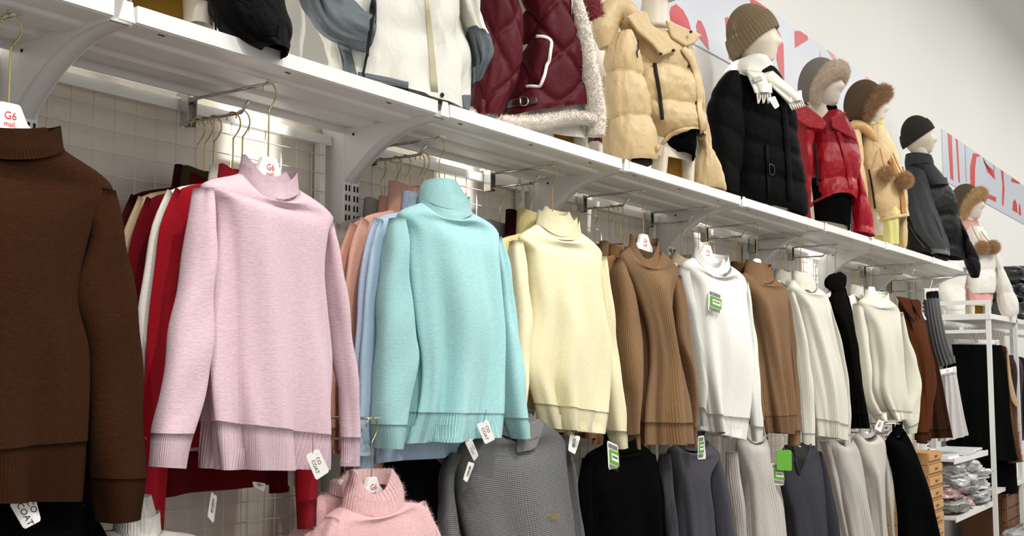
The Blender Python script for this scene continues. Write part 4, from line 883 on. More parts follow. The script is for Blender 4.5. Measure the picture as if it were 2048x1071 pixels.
JT = bvh(j)
strip('long_zip', [(1309, 127), (1316, 165), (1321, 200), (1325, 239)], .013, BLACK, j, JT, pl, .004)
strip('front_placket', [(1365, 96), (1384, 125), (1396, 178), (1398, 220), (1405, 262)], .03, BEI, j, JT, pl, .004)
strip('gathered_hem', [(1312, 296), (1326, 288), (1342, 272), (1362, 262), (1382, 259), (1398, 268), (1408, 278)], .024, BEI, j, JT, fwd(pl, .1), .006, th=.7, n=40)
strip('drawcord', [(1271, 82), (1272, 100), (1274, 116)], .005, BLACK, j, JT, pl, .01, th=1)
for x, y in ((1377, 132), (1392, 205)): button(x, y, 3, BLACK, j, JT, pl)
for x, y in ((1346, 101), (1321, 108), (1381, 64)): 
    P = U(x, y, fwd(pl, .138)); v, f = sweep([P, P+pl[1]*.005], 3*mpp(P), 12); mk('snap_button', v, f, BLACK, j, smooth=False)
# ---- black puffer with scarf and beanie
pl = mplane(1530, 400, -.14, 38)
C4 = U(1506, 76, pl)
mannequin('mannequin in the ribbed beanie and white scarf', pl, ([(1500, 130), (1475, 200), (1478, 300), (1490, 400)], [(1545, 140), (1565, 200), (1575, 300), (1580, 420)]), az=30, C=C4, k=.98, base=U(1510, 160, pl))
beanie('taupe ribbed beanie on the mannequin with the white scarf', C4, 30, .98, knit('taupe_beanie', '#7a6a50', heather=.12), 34, 32, 106)
j = jacket('black long puffer jacket worn with the white fringed scarf', pl)
BLK2 = nylon('black_matte_nylon', '#030303', .7, spec=.08)
tube([('body', BLK2, 0, 1)], [(1480, 132), (1450, 160), (1446, 230), (1452, 320), (1470, 404)], [(1552, 150), (1586, 225), (1593, 290), (1605, 350), (1613, 436)], pl, j, .1, rows=60, seg=64, fold=puff(5, .01, 6))
tube([('sleeve', BLK2, 0, 1)], [(1446, 142), (1421, 193), (1416, 240), (1421, 290), (1432, 388)], [(1478, 150), (1484, 220), (1486, 290), (1480, 340), (1474, 400)], fwd(pl, .07), j, .055, rows=50, seg=48, fold=puff(4, .009, 7))
JT = bvh(j)
strip('front_zip_flap', [(1562, 180), (1570, 260), (1576, 340), (1580, 424)], .03, BLK2, j, JT, pl, .005)
strip('belt_strap', [(1533, 290), (1535, 340), (1540, 415)], .02, BLK, j, JT, pl, .006)
strip('strap_buckle', [(1536, 328), (1546, 330), (1546, 352), (1537, 350), (1536, 328)], .005, plain('black_buckle', '#2b2a2b', .35), j, JT, pl, .012, th=1, n=14)
SCF = knit('white_scarf', '#d9d6cb', heather=.05, fuzz=.0006)
sc = thing('scarf', 'white fringed scarf round the neck of the beanie mannequin', 'scarf', U(1500, 160, pl))
tube([('neck_wrap', SCF, 0, 1)], [(1478, 113), (1462, 124), (1452, 138), (1456, 146)], [(1532, 122), (1542, 134), (1542, 150), (1528, 162)], fwd(pl, .02), sc, .085, rows=24, seg=56, fold=folds(3, .004, 4), sag=(0, .01, .02, .02))
tube([('hanging_end', SCF, 0, 1)], [(1490, 140), (1500, 160), (1508, 178), (1512, 186)], [(1528, 146), (1534, 164), (1540, 180), (1542, 186)], fwd(pl, .125), sc, .012, rows=20, seg=32, fold=folds(4, .003, 4))
tube([('hanging_end', SCF, 0, 1)], [(1520, 148), (1538, 170), (1560, 190), (1576, 206)], [(1546, 142), (1566, 160), (1588, 180), (1604, 200)], fwd(pl, .12), sc, .014, rows=20, seg=32, fold=folds(5, .003, 4))
for i in range(6): x = 1514+5*i; wire('fringe', PX([(x, 184), (x+1, 195), (x+(-1) ** i*2, 207)], fwd(pl, .125)), [.005, .004, .0025], SCF, sc, n=8)
for i in range(7): x, y = 1577+4.2*i, 205-1.2*i; wire('fringe', PX([(x, y-2), (x+4, y+8), (x+8, y+15)], fwd(pl, .12)), [.005, .004, .0025], SCF, sc, n=8)
patch_pl = fwd(pl, .142); prism('woven_label', [U(x, y, patch_pl) for x, y in ((1506, 155), (1520, 152), (1526, 160), (1508, 164))], pl[1], .002, plain('label_grey', '#a8a49a', .7), sc)
# ---- red puffer
RED = nylon('red_nylon', '#8c0516', .36, .003, .3)
pl = mplane(1660, 440, -.14, 40)
C5 = U(1640, 172, pl)
mannequin('mannequin in the grey fur-trimmed trapper hat', pl, ([(1640, 225), (1618, 290), (1620, 380), (1622, 448)], [(1665, 225), (1695, 290), (1700, 380), (1694, 460)]), az=-4, C=C5, k=.98, base=U(1648, 240, pl))
t = sweater('black top under the red puffer jacket', 'top', pl, SHIRT, SHIRT, [(1632, 215), (1618, 330), (1617, 400), (1618, 442)], [(1672, 215), (1700, 330), (1702, 400), (1700, 462)], T=.09, hem=0, amp=.002, name='top')
trapper('grey trapper hat with cream fur on the red puffer mannequin', C5, -4, .96, plain('grey_hat_cloth', '#746d64', .8, var=.06), plain('cream_fur', '#cfbda9', .95, sheen=.4), plain('cream_fur_hair', '#d8c7b4', .9), n=14000, hl=.012, rad=.033)
j = jacket('glossy red puffer jacket over a black top', pl)
tube([('body', RED, 0, 1)], [(1628, 222), (1612, 280), (1614, 345), (1621, 410)], [(1684, 232), (1711, 285), (1716, 345), (1707, 403)], pl, j, .105, rows=60, seg=72, fold=puff(2.6, .015, 8), sag=(0, 0, 0, -.035))
tube([('sleeve', RED, 0, 1)], [(1588, 224), (1591, 270), (1602, 343), (1615, 438)], [(1628, 236), (1626, 290), (1622, 350), (1620, 442)], fwd(pl, .06), j, .05, rows=50, seg=48, fold=puff(3.4, .01, 9))
tube([('sleeve', RED, 0, 1)], [(1702, 270), (1708, 340), (1703, 400), (1702, 462)], [(1714, 275), (1720, 350), (1738, 418), (1750, 474)], fwd(pl, .02), j, .05, rows=50, seg=48, fold=puff(3.2, .01, 10))
for pts, d in (([(1584, 214), (1612, 210), (1640, 232), (1654, 248), (1646, 260), (1618, 256), (1590, 238)], .125), ([(1660, 236), (1692, 222), (1690, 236), (1712, 282), (1690, 270), (1664, 256)], .12)):
    prism('collar_flap', [U(x, y, fwd(pl, d)) for x, y in pts], pl[1], .013, RED, j, .006)
JT = bvh(j)
strip('pocket_zip', [(1630, 285), (1634, 330), (1637, 372)], .014, BLACK, j, JT, pl, .004)
strip('gathered_hem', [(1621, 410), (1640, 398), (1663, 388), (1688, 392), (1707, 404)], .02, RED, j, JT, fwd(pl, .1), .005, th=.7)
strip('front_placket', [(1676, 262), (1692, 320), (1702, 380), (1706, 402)], .028, RED, j, JT, pl, .004)
for x, y in ((1698, 335), (1689, 282)): button(x, y, 2.6, BLACK, j, JT, pl)
# ---- tan jacket with pompoms
TAN = nylon('tan_nylon', '#bf9861', .38, .004, .4); TANL = nylon('tan_light_nylon', '#cdb083', .35, .004, .4); TANB = plain('tan_band', '#a3733a', .7)
pl = mplane(1765, 480, -.14, 42)
C6 = U(1730, 212, pl)
mannequin('mannequin in the brown trapper hat and tan jacket', pl, ([(1735, 250), (1718, 320), (1738, 420), (1752, 470)], [(1762, 255), (1788, 320), (1798, 420), (1796, 482)]), az=24, C=C6, k=1., base=U(1742, 275, pl))
t = sweater('yellow-green top under the tan jacket', 'top', pl, knit('lime_knit', '#cfcb80', heather=.06), knit('lime_knit', '#cfcb80'), [(1735, 240), (1735, 350), (1748, 440), (1750, 490)], [(1765, 240), (1790, 350), (1796, 430), (1796, 492)], T=.09, hem=0, amp=.003, name='top')
trapper('brown trapper hat with tan fur on the tan jacket mannequin', C6, 24, 1., plain('brown_hat_cloth', '#4e3a22', .85, var=.08), plain('tan_fur', '#a37c58', .95, sheen=.3), plain('tan_fur_hair', '#b28f6c', .9, var=.15), n=14000, hl=.026, rad=.026)
j = jacket('tan jacket with brown band and two fur pompoms on cords', pl, 'down_jacket')
tube([('body', TANL, 0, 1)], [(1712, 252), (1712, 320), (1724, 390), (1749, 446)], [(1766, 256), (1794, 310), (1808, 370), (1816, 432)], pl, j, .095, rows=56, seg=64, fold=puff(2.2, .011, 11))
tube([('sleeve', TANL, 0, 1)], [(1690, 250), (1694, 320), (1706, 400), (1716, 470)], [(1720, 262), (1728, 330), (1736, 400), (1744, 474)], fwd(pl, .04), j, .05, rows=40, seg=40, fold=puff(3, .009, 12))
tube([('sleeve', TANL, 0, 1)], [(1798, 330), (1800, 400), (1796, 440), (1795, 494)], [(1808, 340), (1814, 400), (1814, 440), (1814, 496)], fwd(pl, -.01), j, .04, rows=40, seg=40, fold=puff(3, .008, 13))
v, f = sweep(PX([(1694, 266), (1704, 252), (1722, 253), (1738, 264), (1752, 282), (1770, 306)], fwd(pl, .075)), [.016, .026, .028, .026, .02, .01], 18, 40); mk('hood', v, f, TAN, j)
JT = bvh(j)
strip('front_band', [(1780, 318), (1794, 350), (1803, 390), (1808, 430)], .034, TANB, j, JT, pl, .004, th=.2)
strip('pocket_zip', [(1738, 339), (1744, 372), (1751, 416)], .01, BLACK, j, JT, pl, .004)
strip('hem_roll', [(1749, 444), (1775, 436), (1812, 430)], .018, TANL, j, JT, fwd(pl, .08), .004, th=.7)
strip('drawcord', [(1730, 264), (1730, 290), (1728, 302)], .005, BLACK, j, JT, fwd(pl, .08), .02, th=1)
for x, y in ((1802, 378), (1811, 428)): button(x, y, 2.8, BLACK, j, JT, pl)
POM = plain('pompom_core', '#a98663', .95); POMH = plain('pompom_fur', '#b8966f', .9, var=.15)
def pompoms(label, pts, r, pl, d, root, cordm, seed):
    t = thing('pompom_cord', label, 'pompom cord', U(*pts[0], fwd(pl, d)))
    for i, (x, y) in enumerate(pts):
        P = U(x, y, fwd(pl, d)); rr = r*mpp(P)*.72; nu, nv = 16, 10
        v = [P+V((math.sin(math.pi*a/nv)*math.cos(2*math.pi*b/nu), math.sin(math.pi*a/nv)*math.sin(2*math.pi*b/nu), math.cos(math.pi*a/nv)))*rr for a in range(nv+1) for b in range(nu)]
        f = [(a*nu+b, (a+1)*nu+b, (a+1)*nu+(b+1) % nu, a*nu+(b+1) % nu) for a in range(nv) for b in range(nu)]
        o = mk('pompom', v, f, POM, t); h = fuzz('pompom_fur', [(v, f)], 3500, rr*.62, .0007, POMH, t, bend=.45, seed=seed+i); h.parent = o; h.location = (0, 0, 0)
        q = root[i]; wire('cord', [P+V((0, 0, rr*.8)), U(x*.5+q[0]*.5, y*.5+q[1]*.5, fwd(pl, d)), U(q[0], q[1], fwd(pl, d-.02))], .0035, cordm, t, n=12)
pompoms('two tan fur pompoms on cords at the tan jacket neck', [(1772, 348), (1809, 360)], 18, pl, .13, [(1760, 296), (1786, 306)], TANB, 20)
# ---- black jacket with denim sleeves
DEN = plain('black_denim', '#2a2b2d', .85, var=.35, scale=120, bump=.0006); DENL = plain('denim_fade', '#5a5b5c', .85, var=.3, scale=150); BLK3 = nylon('black_sheen_nylon', '#060607', .45, spec=.16)
pl = mplane(1860, 500, -.13, 44)
C7 = U(1836, 274, pl)
mannequin('mannequin in the dark brown beanie and denim-sleeved jacket', pl, ([(1826, 310), (1822, 380), (1826, 440), (1830, 494)], [(1860, 320), (1890, 380), (1905, 440), (1908, 508)]), az=32, C=C7, k=.94, base=U(1842, 335, pl))
beanie('dark brown plain beanie on the denim jacket mannequin', C7, 32, .94, plain('dark_beanie', '#1d170d', .9, var=.1), 0, 28, 96, .1)
j = jacket('black puffer jacket with washed denim sleeves and collar', pl, 'denim_sleeved_jacket')
tube([('body', BLK3, 0, 1)], [(1820, 326), (1812, 400), (1812, 450), (1814, 502)], [(1868, 336), (1904, 384), (1921, 450), (1929, 520)], pl, j, .095, rows=56, seg=64, fold=puff(3.4, .012, 14))
tube([('sleeve', DEN, 0, .94), ('denim_cuff', DENL, .94, 1)], [(1814, 332), (1810, 396), (1828, 452), (1850, 486), (1864, 506)], [(1850, 345), (1868, 410), (1886, 455), (1896, 488), (1898, 512)], fwd(pl, .08), j, .045, rows=50, seg=44, fold=drape(8, .005))
tube([('collar', DEN, 0, 1)], [(1812, 306), (1810, 322), (1812, 340)], [(1862, 314), (1866, 324), (1868, 342)], pl, j, .07, rows=12, seg=44, open_top=True)
tube([('yoke', DEN, 0, 1)], [(1816, 330), (1830, 352), (1846, 372)], [(1866, 330), (1884, 352), (1896, 370)], fwd(pl, .045), j, .07, rows=16, seg=44)
tube([('sleeve', BLK3, 0, 1)], [(1908, 440), (1919, 470), (1925, 505), (1940, 548)], [(1922, 445), (1938, 480), (1958, 522), (1958, 558)], fwd(pl, .03), j, .04, rows=44, seg=40, fold=puff(3, .007, 15))
JT = bvh(j)
strip('seam', [(1850, 372), (1866, 420), (1880, 456), (1890, 486)], .004, DENL, j, JT, pl, .002)
strip('seam', [(1814, 440), (1830, 470), (1850, 496)], .004, DENL, j, JT, pl, .002)
v, f = sweep(PX([(1870, 508), (1884, 516), (1896, 516)], fwd(pl, .08)), [.016, .024, .014], 12, 10); mk('inner_cuff', v, f, BLK3, j)
# ================================================================ banners on the wall
BANM = plain('banner_vinyl', '#cfd3dc', .35, var=.02, scale=5); REDB = plain('banner_red', '#cf2a33', .4, var=.06, scale=20); REDG = plain('banner_glare_red', '#dd8f92', .4, var=.06, scale=20)  # paler red puts the glare on the vinyl into the print colour
bp = plane(.094)
def banner(label, x0, x1, shapes):
    t = thing('wall_banner', label, 'banner', ((x0+x1)/2, .095, 2.757))
    boxes('banner_board', [(((x0+x1)/2, .0965, 2.945), (x1-x0, .007, .376))], BANM, t)
    for pts, m in shapes:
        P = [U(x, y, plane(.0925)) for x, y in pts]; P = [V((p.x, p.y, min(max(p.z, 2.7585), 3.1315))) for p in P]
        prism('red_letter_piece', P, (0, 1, 0), .0012, m, t)
banner('pale grey banner with red letter fragments above the beanie mannequin', .6, 5.69, [
    ([(1338, 30), (1342, 14), (1352, 8), (1366, 20), (1376, 38), (1382, 60), (1368, 54), (1350, 46), (1340, 40)], REDB), ([(1392, 52), (1396, 40), (1402, 42), (1410, 58), (1416, 80), (1418, 101), (1408, 88), (1396, 72)], REDB),
    ([(1450, 36), (1456, 33), (1458, 84), (1466, 86), (1466, 122), (1458, 118)], REDB), ([(1498, -6), (1502, 7), (1514, 17), (1540, 22), (1530, 10), (1518, 0)], REDB), ([(1552, 50), (1563, 76), (1567, 90), (1569, 172), (1564, 166), (1553, 118), (1555, 85)], REDB),
    ([(1589, 62), (1600, 55), (1615, 65), (1616, 80), (1590, 96)], REDB), ([(1640, 100), (1643, 116), (1639, 120)], REDG), ([(1654, 93), (1667, 101), (1676, 125), (1666, 118)], REDG), ([(1721, 166), (1733, 145), (1743, 154), (1743, 170)], REDG)])
banner('pale grey banner with tall red strokes above the white puffer mannequin', 7.355, 11.5, [
    ([(1894.5, 254), (1903, 257), (1907, 361), (1901, 357)], REDB), ([(1911, 265), (1915, 268), (1920, 366), (1917, 363)], REDB), ([(1929, 275), (1930, 276), (1933, 364), (1932, 363)], GREYP),
    ([(1941, 372), (1940, 334), (1946, 306), (1955, 293), (1961, 299), (1953, 314), (1950, 338), (1950, 372)], REDB), ([(1966, 316), (1968, 324), (1988, 341), (1990, 359), (1974, 343)], REDB), ([(1966, 300), (1967, 300), (1969, 322), (1967, 318)], GREYP), ([(1986, 312), (1987, 312), (1990, 340), (1988, 340)], GREYP), ([(1972, 386), (1992, 394), (1992, 404), (1972, 394)], REDB),
    ([(2001, 324), (2006, 328), (2009, 377), (2007, 412), (2004, 408), (2005, 369)], REDB), ([(2020, 340), (2039, 351), (2039, 368), (2022, 363), (2024, 352)], REDB), ([(2025, 420), (2026, 403), (2030, 398), (2034, 408), (2035, 426)], REDB), ([(2037, 428), (2038, 406), (2041, 412), (2042, 431)], REDB)])
# ================================================================ frame rack past the shelf end
FX0, FX1, FY = 6.75, 8.1, -.3
t = thing('frame_rack', 'white square-tube rack frame standing past the shelf end', 'rack', (7.4, -.15, 0))
def bar(name, a, b, s=.028): c = [(a[i]+b[i])/2 for i in range(3)]; boxes(name, [(c, [abs(a[i]-b[i])+s for i in range(3)])], WHITE, t)
bar('post', (FX0, FY, .014), (FX0, FY, 1.83)); bar('post', (7.62, FY, .014), (7.62, FY, 1.77)); bar('post', (FX0, .04, .014), (FX0, .04, 1.83)); bar('post', (9.3, FY, .014), (9.3, FY, 1.77)); bar('post', (9.3, .04, .014), (9.3, .04, 1.77))
bar('top_bar', (FX0, FY+.016, 1.8298), (FX0, .022, 1.8298), .0276); bar('end_bar', (FX0, FY, 1.735), (FX0, .04, 1.735), .036)
boxes('shelf_board', [((8.03, -.13, 1.742), (2.56, .36, .026))], WHITE, t); bar('front_rail', (FX0, FY, 1.735), (9.3, FY, 1.735))
bar('hanging_rail', (FX0, -.13, 1.66), (9.3, -.13, 1.66), .02); bar('end_bar', (FX0, FY, 1.64), (FX0, .04, 1.64), .022)
boxes('shelf_board', [((8.03, -.13, .60), (2.56, .36, .024))], WHITE, t)
# ---- mannequin with white puffer on the frame rack
WPU = nylon('white_nylon', '#dedbd2', .35, .004, .4); PINKT = knit('pink_top', '#d49b93', heather=.06)
pl = mplane(1955, 620, -.13, 46); C8 = U(1932, 408, pl); 
mt = thing('mannequin', 'mannequin in the white puffer standing on the frame rack', 'mannequin', (pl[0].x, -.13, 1.756))
tube([('torso', MANN, 0, 1)], [(1928, 450), (1930, 540), (1930, 610)], [(1968, 460), (1982, 540), (1982, 614)], pl, mt, .07, rows=14, seg=30)
tube([('thigh_stump', MANN, 0, 1)], [(1930, 600), (1932, 632)], [(1950, 604), (1949, 634)], pl, mt, .05, rows=8, seg=24); tube([('thigh_stump', MANN, 0, 1)], [(1962, 604), (1963, 634)], [(1982, 606), (1982, 638)], pl, mt, .05, rows=8, seg=24)
prism('thigh_gap_filler', [U(x, y, fwd(pl, -.02)) for x, y in ((1946, 602), (1966, 602), (1966, 634), (1946, 632))], pl[1], .02, MUST, mt)
head(mt, C8, 0, 1.02); neck(mt, C8, U(1940, 470, pl))
pk = sweater('pink turtleneck top under the white puffer jacket', 'top', pl, PINKT, PINKT, [(1922, 440), (1920, 520), (1927, 585), (1929, 608)], [(1956, 446), (1978, 520), (1985, 585), (1984, 610)], [], [([(1920, 428), (1918, 438), (1918, 452)], [(1954, 436), (1956, 444), (1958, 456)], .06, (2, 4, 6), True)], T=.08, hem=0, amp=.003, name='turtleneck_top')
trapper('dark trapper hat with pale fur on the white puffer mannequin', C8, 0, 1.0, plain('olive_hat_cloth', '#4a3d28', .85), plain('pale_fur', '#bb9c74', .95), plain('pale_fur_hair', '#c9ab82', .9, var=.15), n=11000, hl=.024, rad=.03)
j = jacket('white cropped puffer jacket over a pink turtleneck', pl, loc=V((pl[0].x, -.13, 1.8)))
tube([('body', WPU, 0, 1)], [(1922, 450), (1920, 510), (1926, 588)], [(1966, 458), (1986, 510), (1990, 586)], pl, j, .1, rows=44, seg=56, fold=puff(3, .012, 21))
tube([('sleeve', WPU, 0, 1)], [(1912, 470), (1888, 530), (1878, 580), (1890, 620)], [(1936, 480), (1932, 540), (1929, 590), (1930, 619)], fwd(pl, .05), j, .055, rows=44, seg=44, fold=puff(3, .011, 22))
tube([('sleeve', WPU, 0, 1)], [(1978, 500), (1988, 560), (1996, 600), (2006, 638)], [(1990, 488), (2014, 555), (2032, 595), (2038, 624)], fwd(pl, .02), j, .055, rows=44, seg=44, fold=puff(3, .011, 23))
pompoms('two fur pompoms on cords at the white puffer neck', [(1964, 495), (1986, 494)], 15, pl, .14, [(1944, 452), (1962, 462)], TANB, 30)
# ---- packed hangers and garments on the frame rack rail
DK = [('#17161b', 'black'), ('#26222a', 'charcoal'), ('#5d5560', 'grey mauve'), ('#1a1818', 'jet black'), ('#2a201a', 'dark brown'), ('#3a3438', 'dark grey'), ('#121214', 'ink black'), ('#4a4148', 'plum grey'), ('#1f1d22', 'soft black'), ('#30282a', 'brown black')]
for i in range(10):
    x = 6.98+.115*i; c, nm = DK[i]; m = knit('rail_%d' % i, c, heather=.15)
    a_ = 88; ax = V((math.cos(math.radians(a_)), -math.sin(math.radians(a_)), 0)); n_ = V((-math.sin(math.radians(a_)), -math.cos(math.radians(a_)), 0)); b0 = V((x, -.13, 1.5))
    g = thing('hanging_garment', '%s garment hung sideways on the frame rack rail' % nm, 'garment', b0+V((0, 0, -.6)), 'garments on the frame rack rail')
    Q = lambda s, z: b0+ax*s+V((0, 0, z))
    tube([('body', m, 0, 1)], [Q(-.06, 0), Q(-.17, -.04), Q(-.17, -.3), Q(-.165, -.62)], [Q(.06, 0), Q(.17, -.04), Q(.17, -.3), Q(.165, -.62)], (b0, n_), g, .022, rows=20, seg=30, fold=folds(100+i, .006, 4), comp=False)
    hanger(b0+V((0, 0, .03)), a_, 'white hanger carrying the %s garment on the frame rack rail' % nm, 'hangers on the frame rack rail', False, hookh=.145, scale=.9)
# ---- skirts
def pleats(k, amp): return lambda th, v: amp*(.3+.7*v)*math.sin(k*th)
def clip_hanger(A, B, label, hookto, group='clip hangers'):
    A, B = V(A), V(B); M_ = (A+B)/2; ax = (B-A).normalized(); n = V((ax.y, -ax.x, 0)).normalized(); t = thing('clip_hanger', label, 'hanger', M_, group)
    boxes_pts = [A+V((0, 0, -.014)), B+V((0, 0, -.014)), B+V((0, 0, .014)), A+V((0, 0, .014))]; prism('bar', boxes_pts, n, .012, PLASTIC, t, .002)
    for P in (A, B): prism('clip', [P-ax*.012+V((0, 0, -.05)), P+ax*.012+V((0, 0, -.05)), P+ax*.012+V((0, 0, .016)), P-ax*.012+V((0, 0, .016))], n, .02, plain('clear_clip', '#d8d8d6', .25), t, .003)
    f = 1 if (CAM-M_).dot(n) > 0 else -1
    text('logo', 'G6', M_+n*f*.0068, ax if f < 0 or True else -ax, (0, 0, 1), .02, REDP, t)
    wire('hook', [M_+V((0, 0, .01)), (M_*.3+V(hookto)*.7), V(hookto)+V((0, 0, .004)), V(hookto)+ax*-.018+V((0, 0, -.004))], .0018, GOLD, t, n=20)
    return t
pl = plane(-.24, 32, 5.62)
sk = thing('pleated_skirt', 'dark grey sheer pleated skirt hung past the rust brown sweaters', 'skirt', U(1890, 730, pl))
tube([('skirt_body', knit('grey_pleat', '#5a5a5c', heather=.1), 0, 1)], [(1850, 594), (1856, 640), (1866, 690), (1878, 732)], [(1873, 592), (1880, 640), (1892, 690), (1906, 724)], pl, sk, .035, rows=40, seg=120, fold=pleats(13, .007), comp=False)
tube([('waistband', knit('black_band', '#151416'), 0, 1)], [(1849, 586), (1850, 597)], [(1873, 584), (1874, 595)], pl, sk, .037, rows=6, seg=40, comp=False)
clip_hanger(U(1850, 582, pl), U(1872, 581, pl), 'clear clip hanger holding the dark grey pleated skirt', V((ARMS['skirt'][0], U(1861, 582, pl).y, ARMS['skirt'][1])))
pl = plane(-.24, 34, 5.95)
sk = thing('pleated_skirt', 'light grey pleated mini skirt beside the brown sweaters', 'skirt', U(1905, 878, pl))
tube([('skirt_body', knit('light_pleat', '#bcb8b4', heather=.1), 0, 1)], [(1880, 750), (1882, 800), (1880, 840), (1880, 882)], [(1908, 744), (1916, 790), (1924, 830), (1933, 868)], pl, sk, .04, rows=40, seg=120, fold=pleats(11, .008), comp=False)
clip_hanger(U(1878, 744, pl), U(1908, 738, pl), 'white clip hanger of the light grey mini skirt', U(1893, 700, pl))
arm_x = U(1893, 700, pl); ARMS['mini'] = arm_at(arm_x.x, arm_x.z-.004, arm_x.z-.05, -arm_x.y+.01, .12, 'chrome double rail holding the light grey mini skirt')
BK = plain('black_wool_cloth', '#030303', .95, var=.3, scale=90, spec=.1)
pl = (V((6.86, -.12, 0)), V((-math.sin(math.radians(60)), -math.cos(math.radians(60)), 0)))
sk = thing('long_skirt', 'long black wool skirt clipped on the frame rack end', 'skirt', U(1980, 918, pl))
tube([('skirt_body', BK, 0, 1)], [(1903, 688), (1912, 745), (1924, 830), (1930, 918)], [(2004, 690), (2014, 760), (2022, 850), (2033, 920)], pl, sk, .05, rows=40, seg=56, fold=folds(200, .006, 4))
clip_hanger(U(1912, 682, pl), U(1994, 684, pl), 'white clip hanger with red mark holding the long black skirt', V((FX0-.0, U(1953, 660, pl).y, 1.652)))
pl = (V((6.95, -.1, 0)), V((-math.sin(math.radians(58)), -math.cos(math.radians(58)), 0)))
sk = thing('black_trousers', 'black trousers hanging below the long black skirt', 'trousers', U(1990, 985, pl))
tube([('leg', BK, 0, 1)], [(1930, 770), (1905, 870), (1888, 925)], [(1975, 770), (1965, 870), (1960, 930)], pl, sk, .04, rows=24, seg=36, fold=folds(201, .005, 4)); tube([('leg', BK, 0, 1)], [(1970, 770), (1965, 880), (1955, 988)], [(2015, 770), (2026, 880), (2036, 985)], pl, sk, .04, rows=24, seg=36, fold=folds(202, .005, 4))
pl = (V((6.95, -.22, 0)), V((-math.sin(math.radians(60)), -math.cos(math.radians(60)), 0)))
ct = thing('fur_collar_coat', 'brown coat with fur edge hanging beside the long black skirt', 'coat', U(2022, 920, pl))
o = tube([('body', plain('brown_suede', '#6b4126', .85, var=.2), 0, 1)], [(2004, 690), (2012, 770), (2014, 850), (2020, 925)], [(2012, 696), (2026, 800), (2034, 860), (2042, 922)], pl, ct, .04, rows=30, seg=36, fold=folds(203, .005, 3))
fuzz('fur_edge', BV[id(ct)], 3000, .02, .0009, plain('brown_fur', '#7a4e2c', .9, var=.2), ct, seed=9)
tube([('tan_facing', plain('tan_facing', '#b99a72', .8), 0, 1)], [(2012, 700), (2016, 760), (2022, 800), (2030, 812)], [(2016, 700), (2024, 760), (2034, 800), (2038, 814)], fwd(pl, .05), ct, .01, rows=16, seg=20)
# ---- wrapped pile on the frame rack
def blob(name, C, R_, mat, parent, seed, amp=.25, label=None, cat=None, group=None, nu=40, nv=24, ridg=5, rz=0):
    vs = []; C = V(C); cr, sr = math.cos(rz), math.sin(rz)
    for i in range(nv+1):
        p = math.pi*i/nv
        for q in range(nu):
            a = 2*math.pi*q/nu; d = V((math.sin(p)*math.cos(a), math.sin(p)*math.sin(a), math.cos(p)))
            e = V([math.copysign(abs(c)**.55, c) for c in d]); r = 1+amp*(noise.noise(d*1.7+V((seed*3.1, 0, 0)))+.55*(1-2*abs(noise.noise(d*ridg+V((0, seed*2.3, 0))))) -.35)
            x, y, z = e.x*R_[0]*r, e.y*R_[1]*r, e.z*R_[2]*r; vs.append(C+V((x*cr-y*sr, x*sr+y*cr, z)))
    fs = [(i*nu+q, (i+1)*nu+q, (i+1)*nu+(q+1) % nu, i*nu+(q+1) % nu) for i in range(nv) for q in range(nu)]
    o = mk(name, vs, fs, mat, parent)
    if label: tag(o, label, cat, group)
    return o
BAGK = plain('black_poly', '#23262a', .22, var=.5, scale=14, bump=.01, coat=.6); BAGG = plain('clear_poly_grey', '#a5a6a2', .2, var=.35, scale=22, bump=.012, coat=.6); BAGP = plain('clear_poly_pink', '#c9a3a2', .2, var=.25, scale=22, bump=.012, coat=.6); BAGW = plain('clear_poly_white', '#c8c8c4', .18, var=.25, scale=22, bump=.012, coat=.6)
for i, (x, z, lab) in enumerate(((8.55, 1.85, 'at the bottom of the pile'), (8.6, 1.99, 'in the middle of the pile'), (8.65, 2.12, 'on top of the pile'))): blob('plastic_wrapped_bundle', (x, -.12, z), (.42, .17, .08), BAGK, None, 60+i, .22, 'black plastic-wrapped bundle '+lab+' behind the white puffer', 'bundle', 'wrapped bundles on the frame rack')
# ---- low shelves, bags, boxes
for z, lab, x0, x1 in ((.872, 'low white shelf with flat packets beside the drawer boxes', 5.68, 6.56), (.545, 'lowest white shelf carrying the bagged clothes', 5.68, 6.64)):
    t = thing('low_shelf', lab, 'shelf', ((x0+x1)/2, -.12, z-.02)); boxes('shelf_board', [(((x0+x1)/2, -.125, z), (x1-x0, .36, .016))], WHITE, t); boxes('front_lip', [(((x0+x1)/2, -.306, z-.004), (x1-x0, .004, .034))], WHITE, t)
    for x in (x0+.05, x1-.05): boxes('support_bracket', [((x, -.05, z-.03), (.02, .22, .045)), ((x, .06, z-.03), (.02, .03, .12))], WHITE, t)
PAPER = plain('printed_packet', '#d6dad8', .3, var=.12, scale=9)
for i, (x, y) in enumerate(((5.83, -.16), (6.1, -.2), (6.4, -.17))):
    o = boxes('flat_packet', [((x, y, .886+.004*i), (.26, .22, .012))], PAPER); tag(o, ['white flat packet next to the drawer boxes on the low shelf', 'pale green-grey flat packet in the middle of the low shelf', 'white flat packet at the free end of the low shelf'][i], 'packet', 'flat packets on the low shelf')
nmb = ['grey', 'clear white', 'pale pink', 'dusty pink']; k = 0
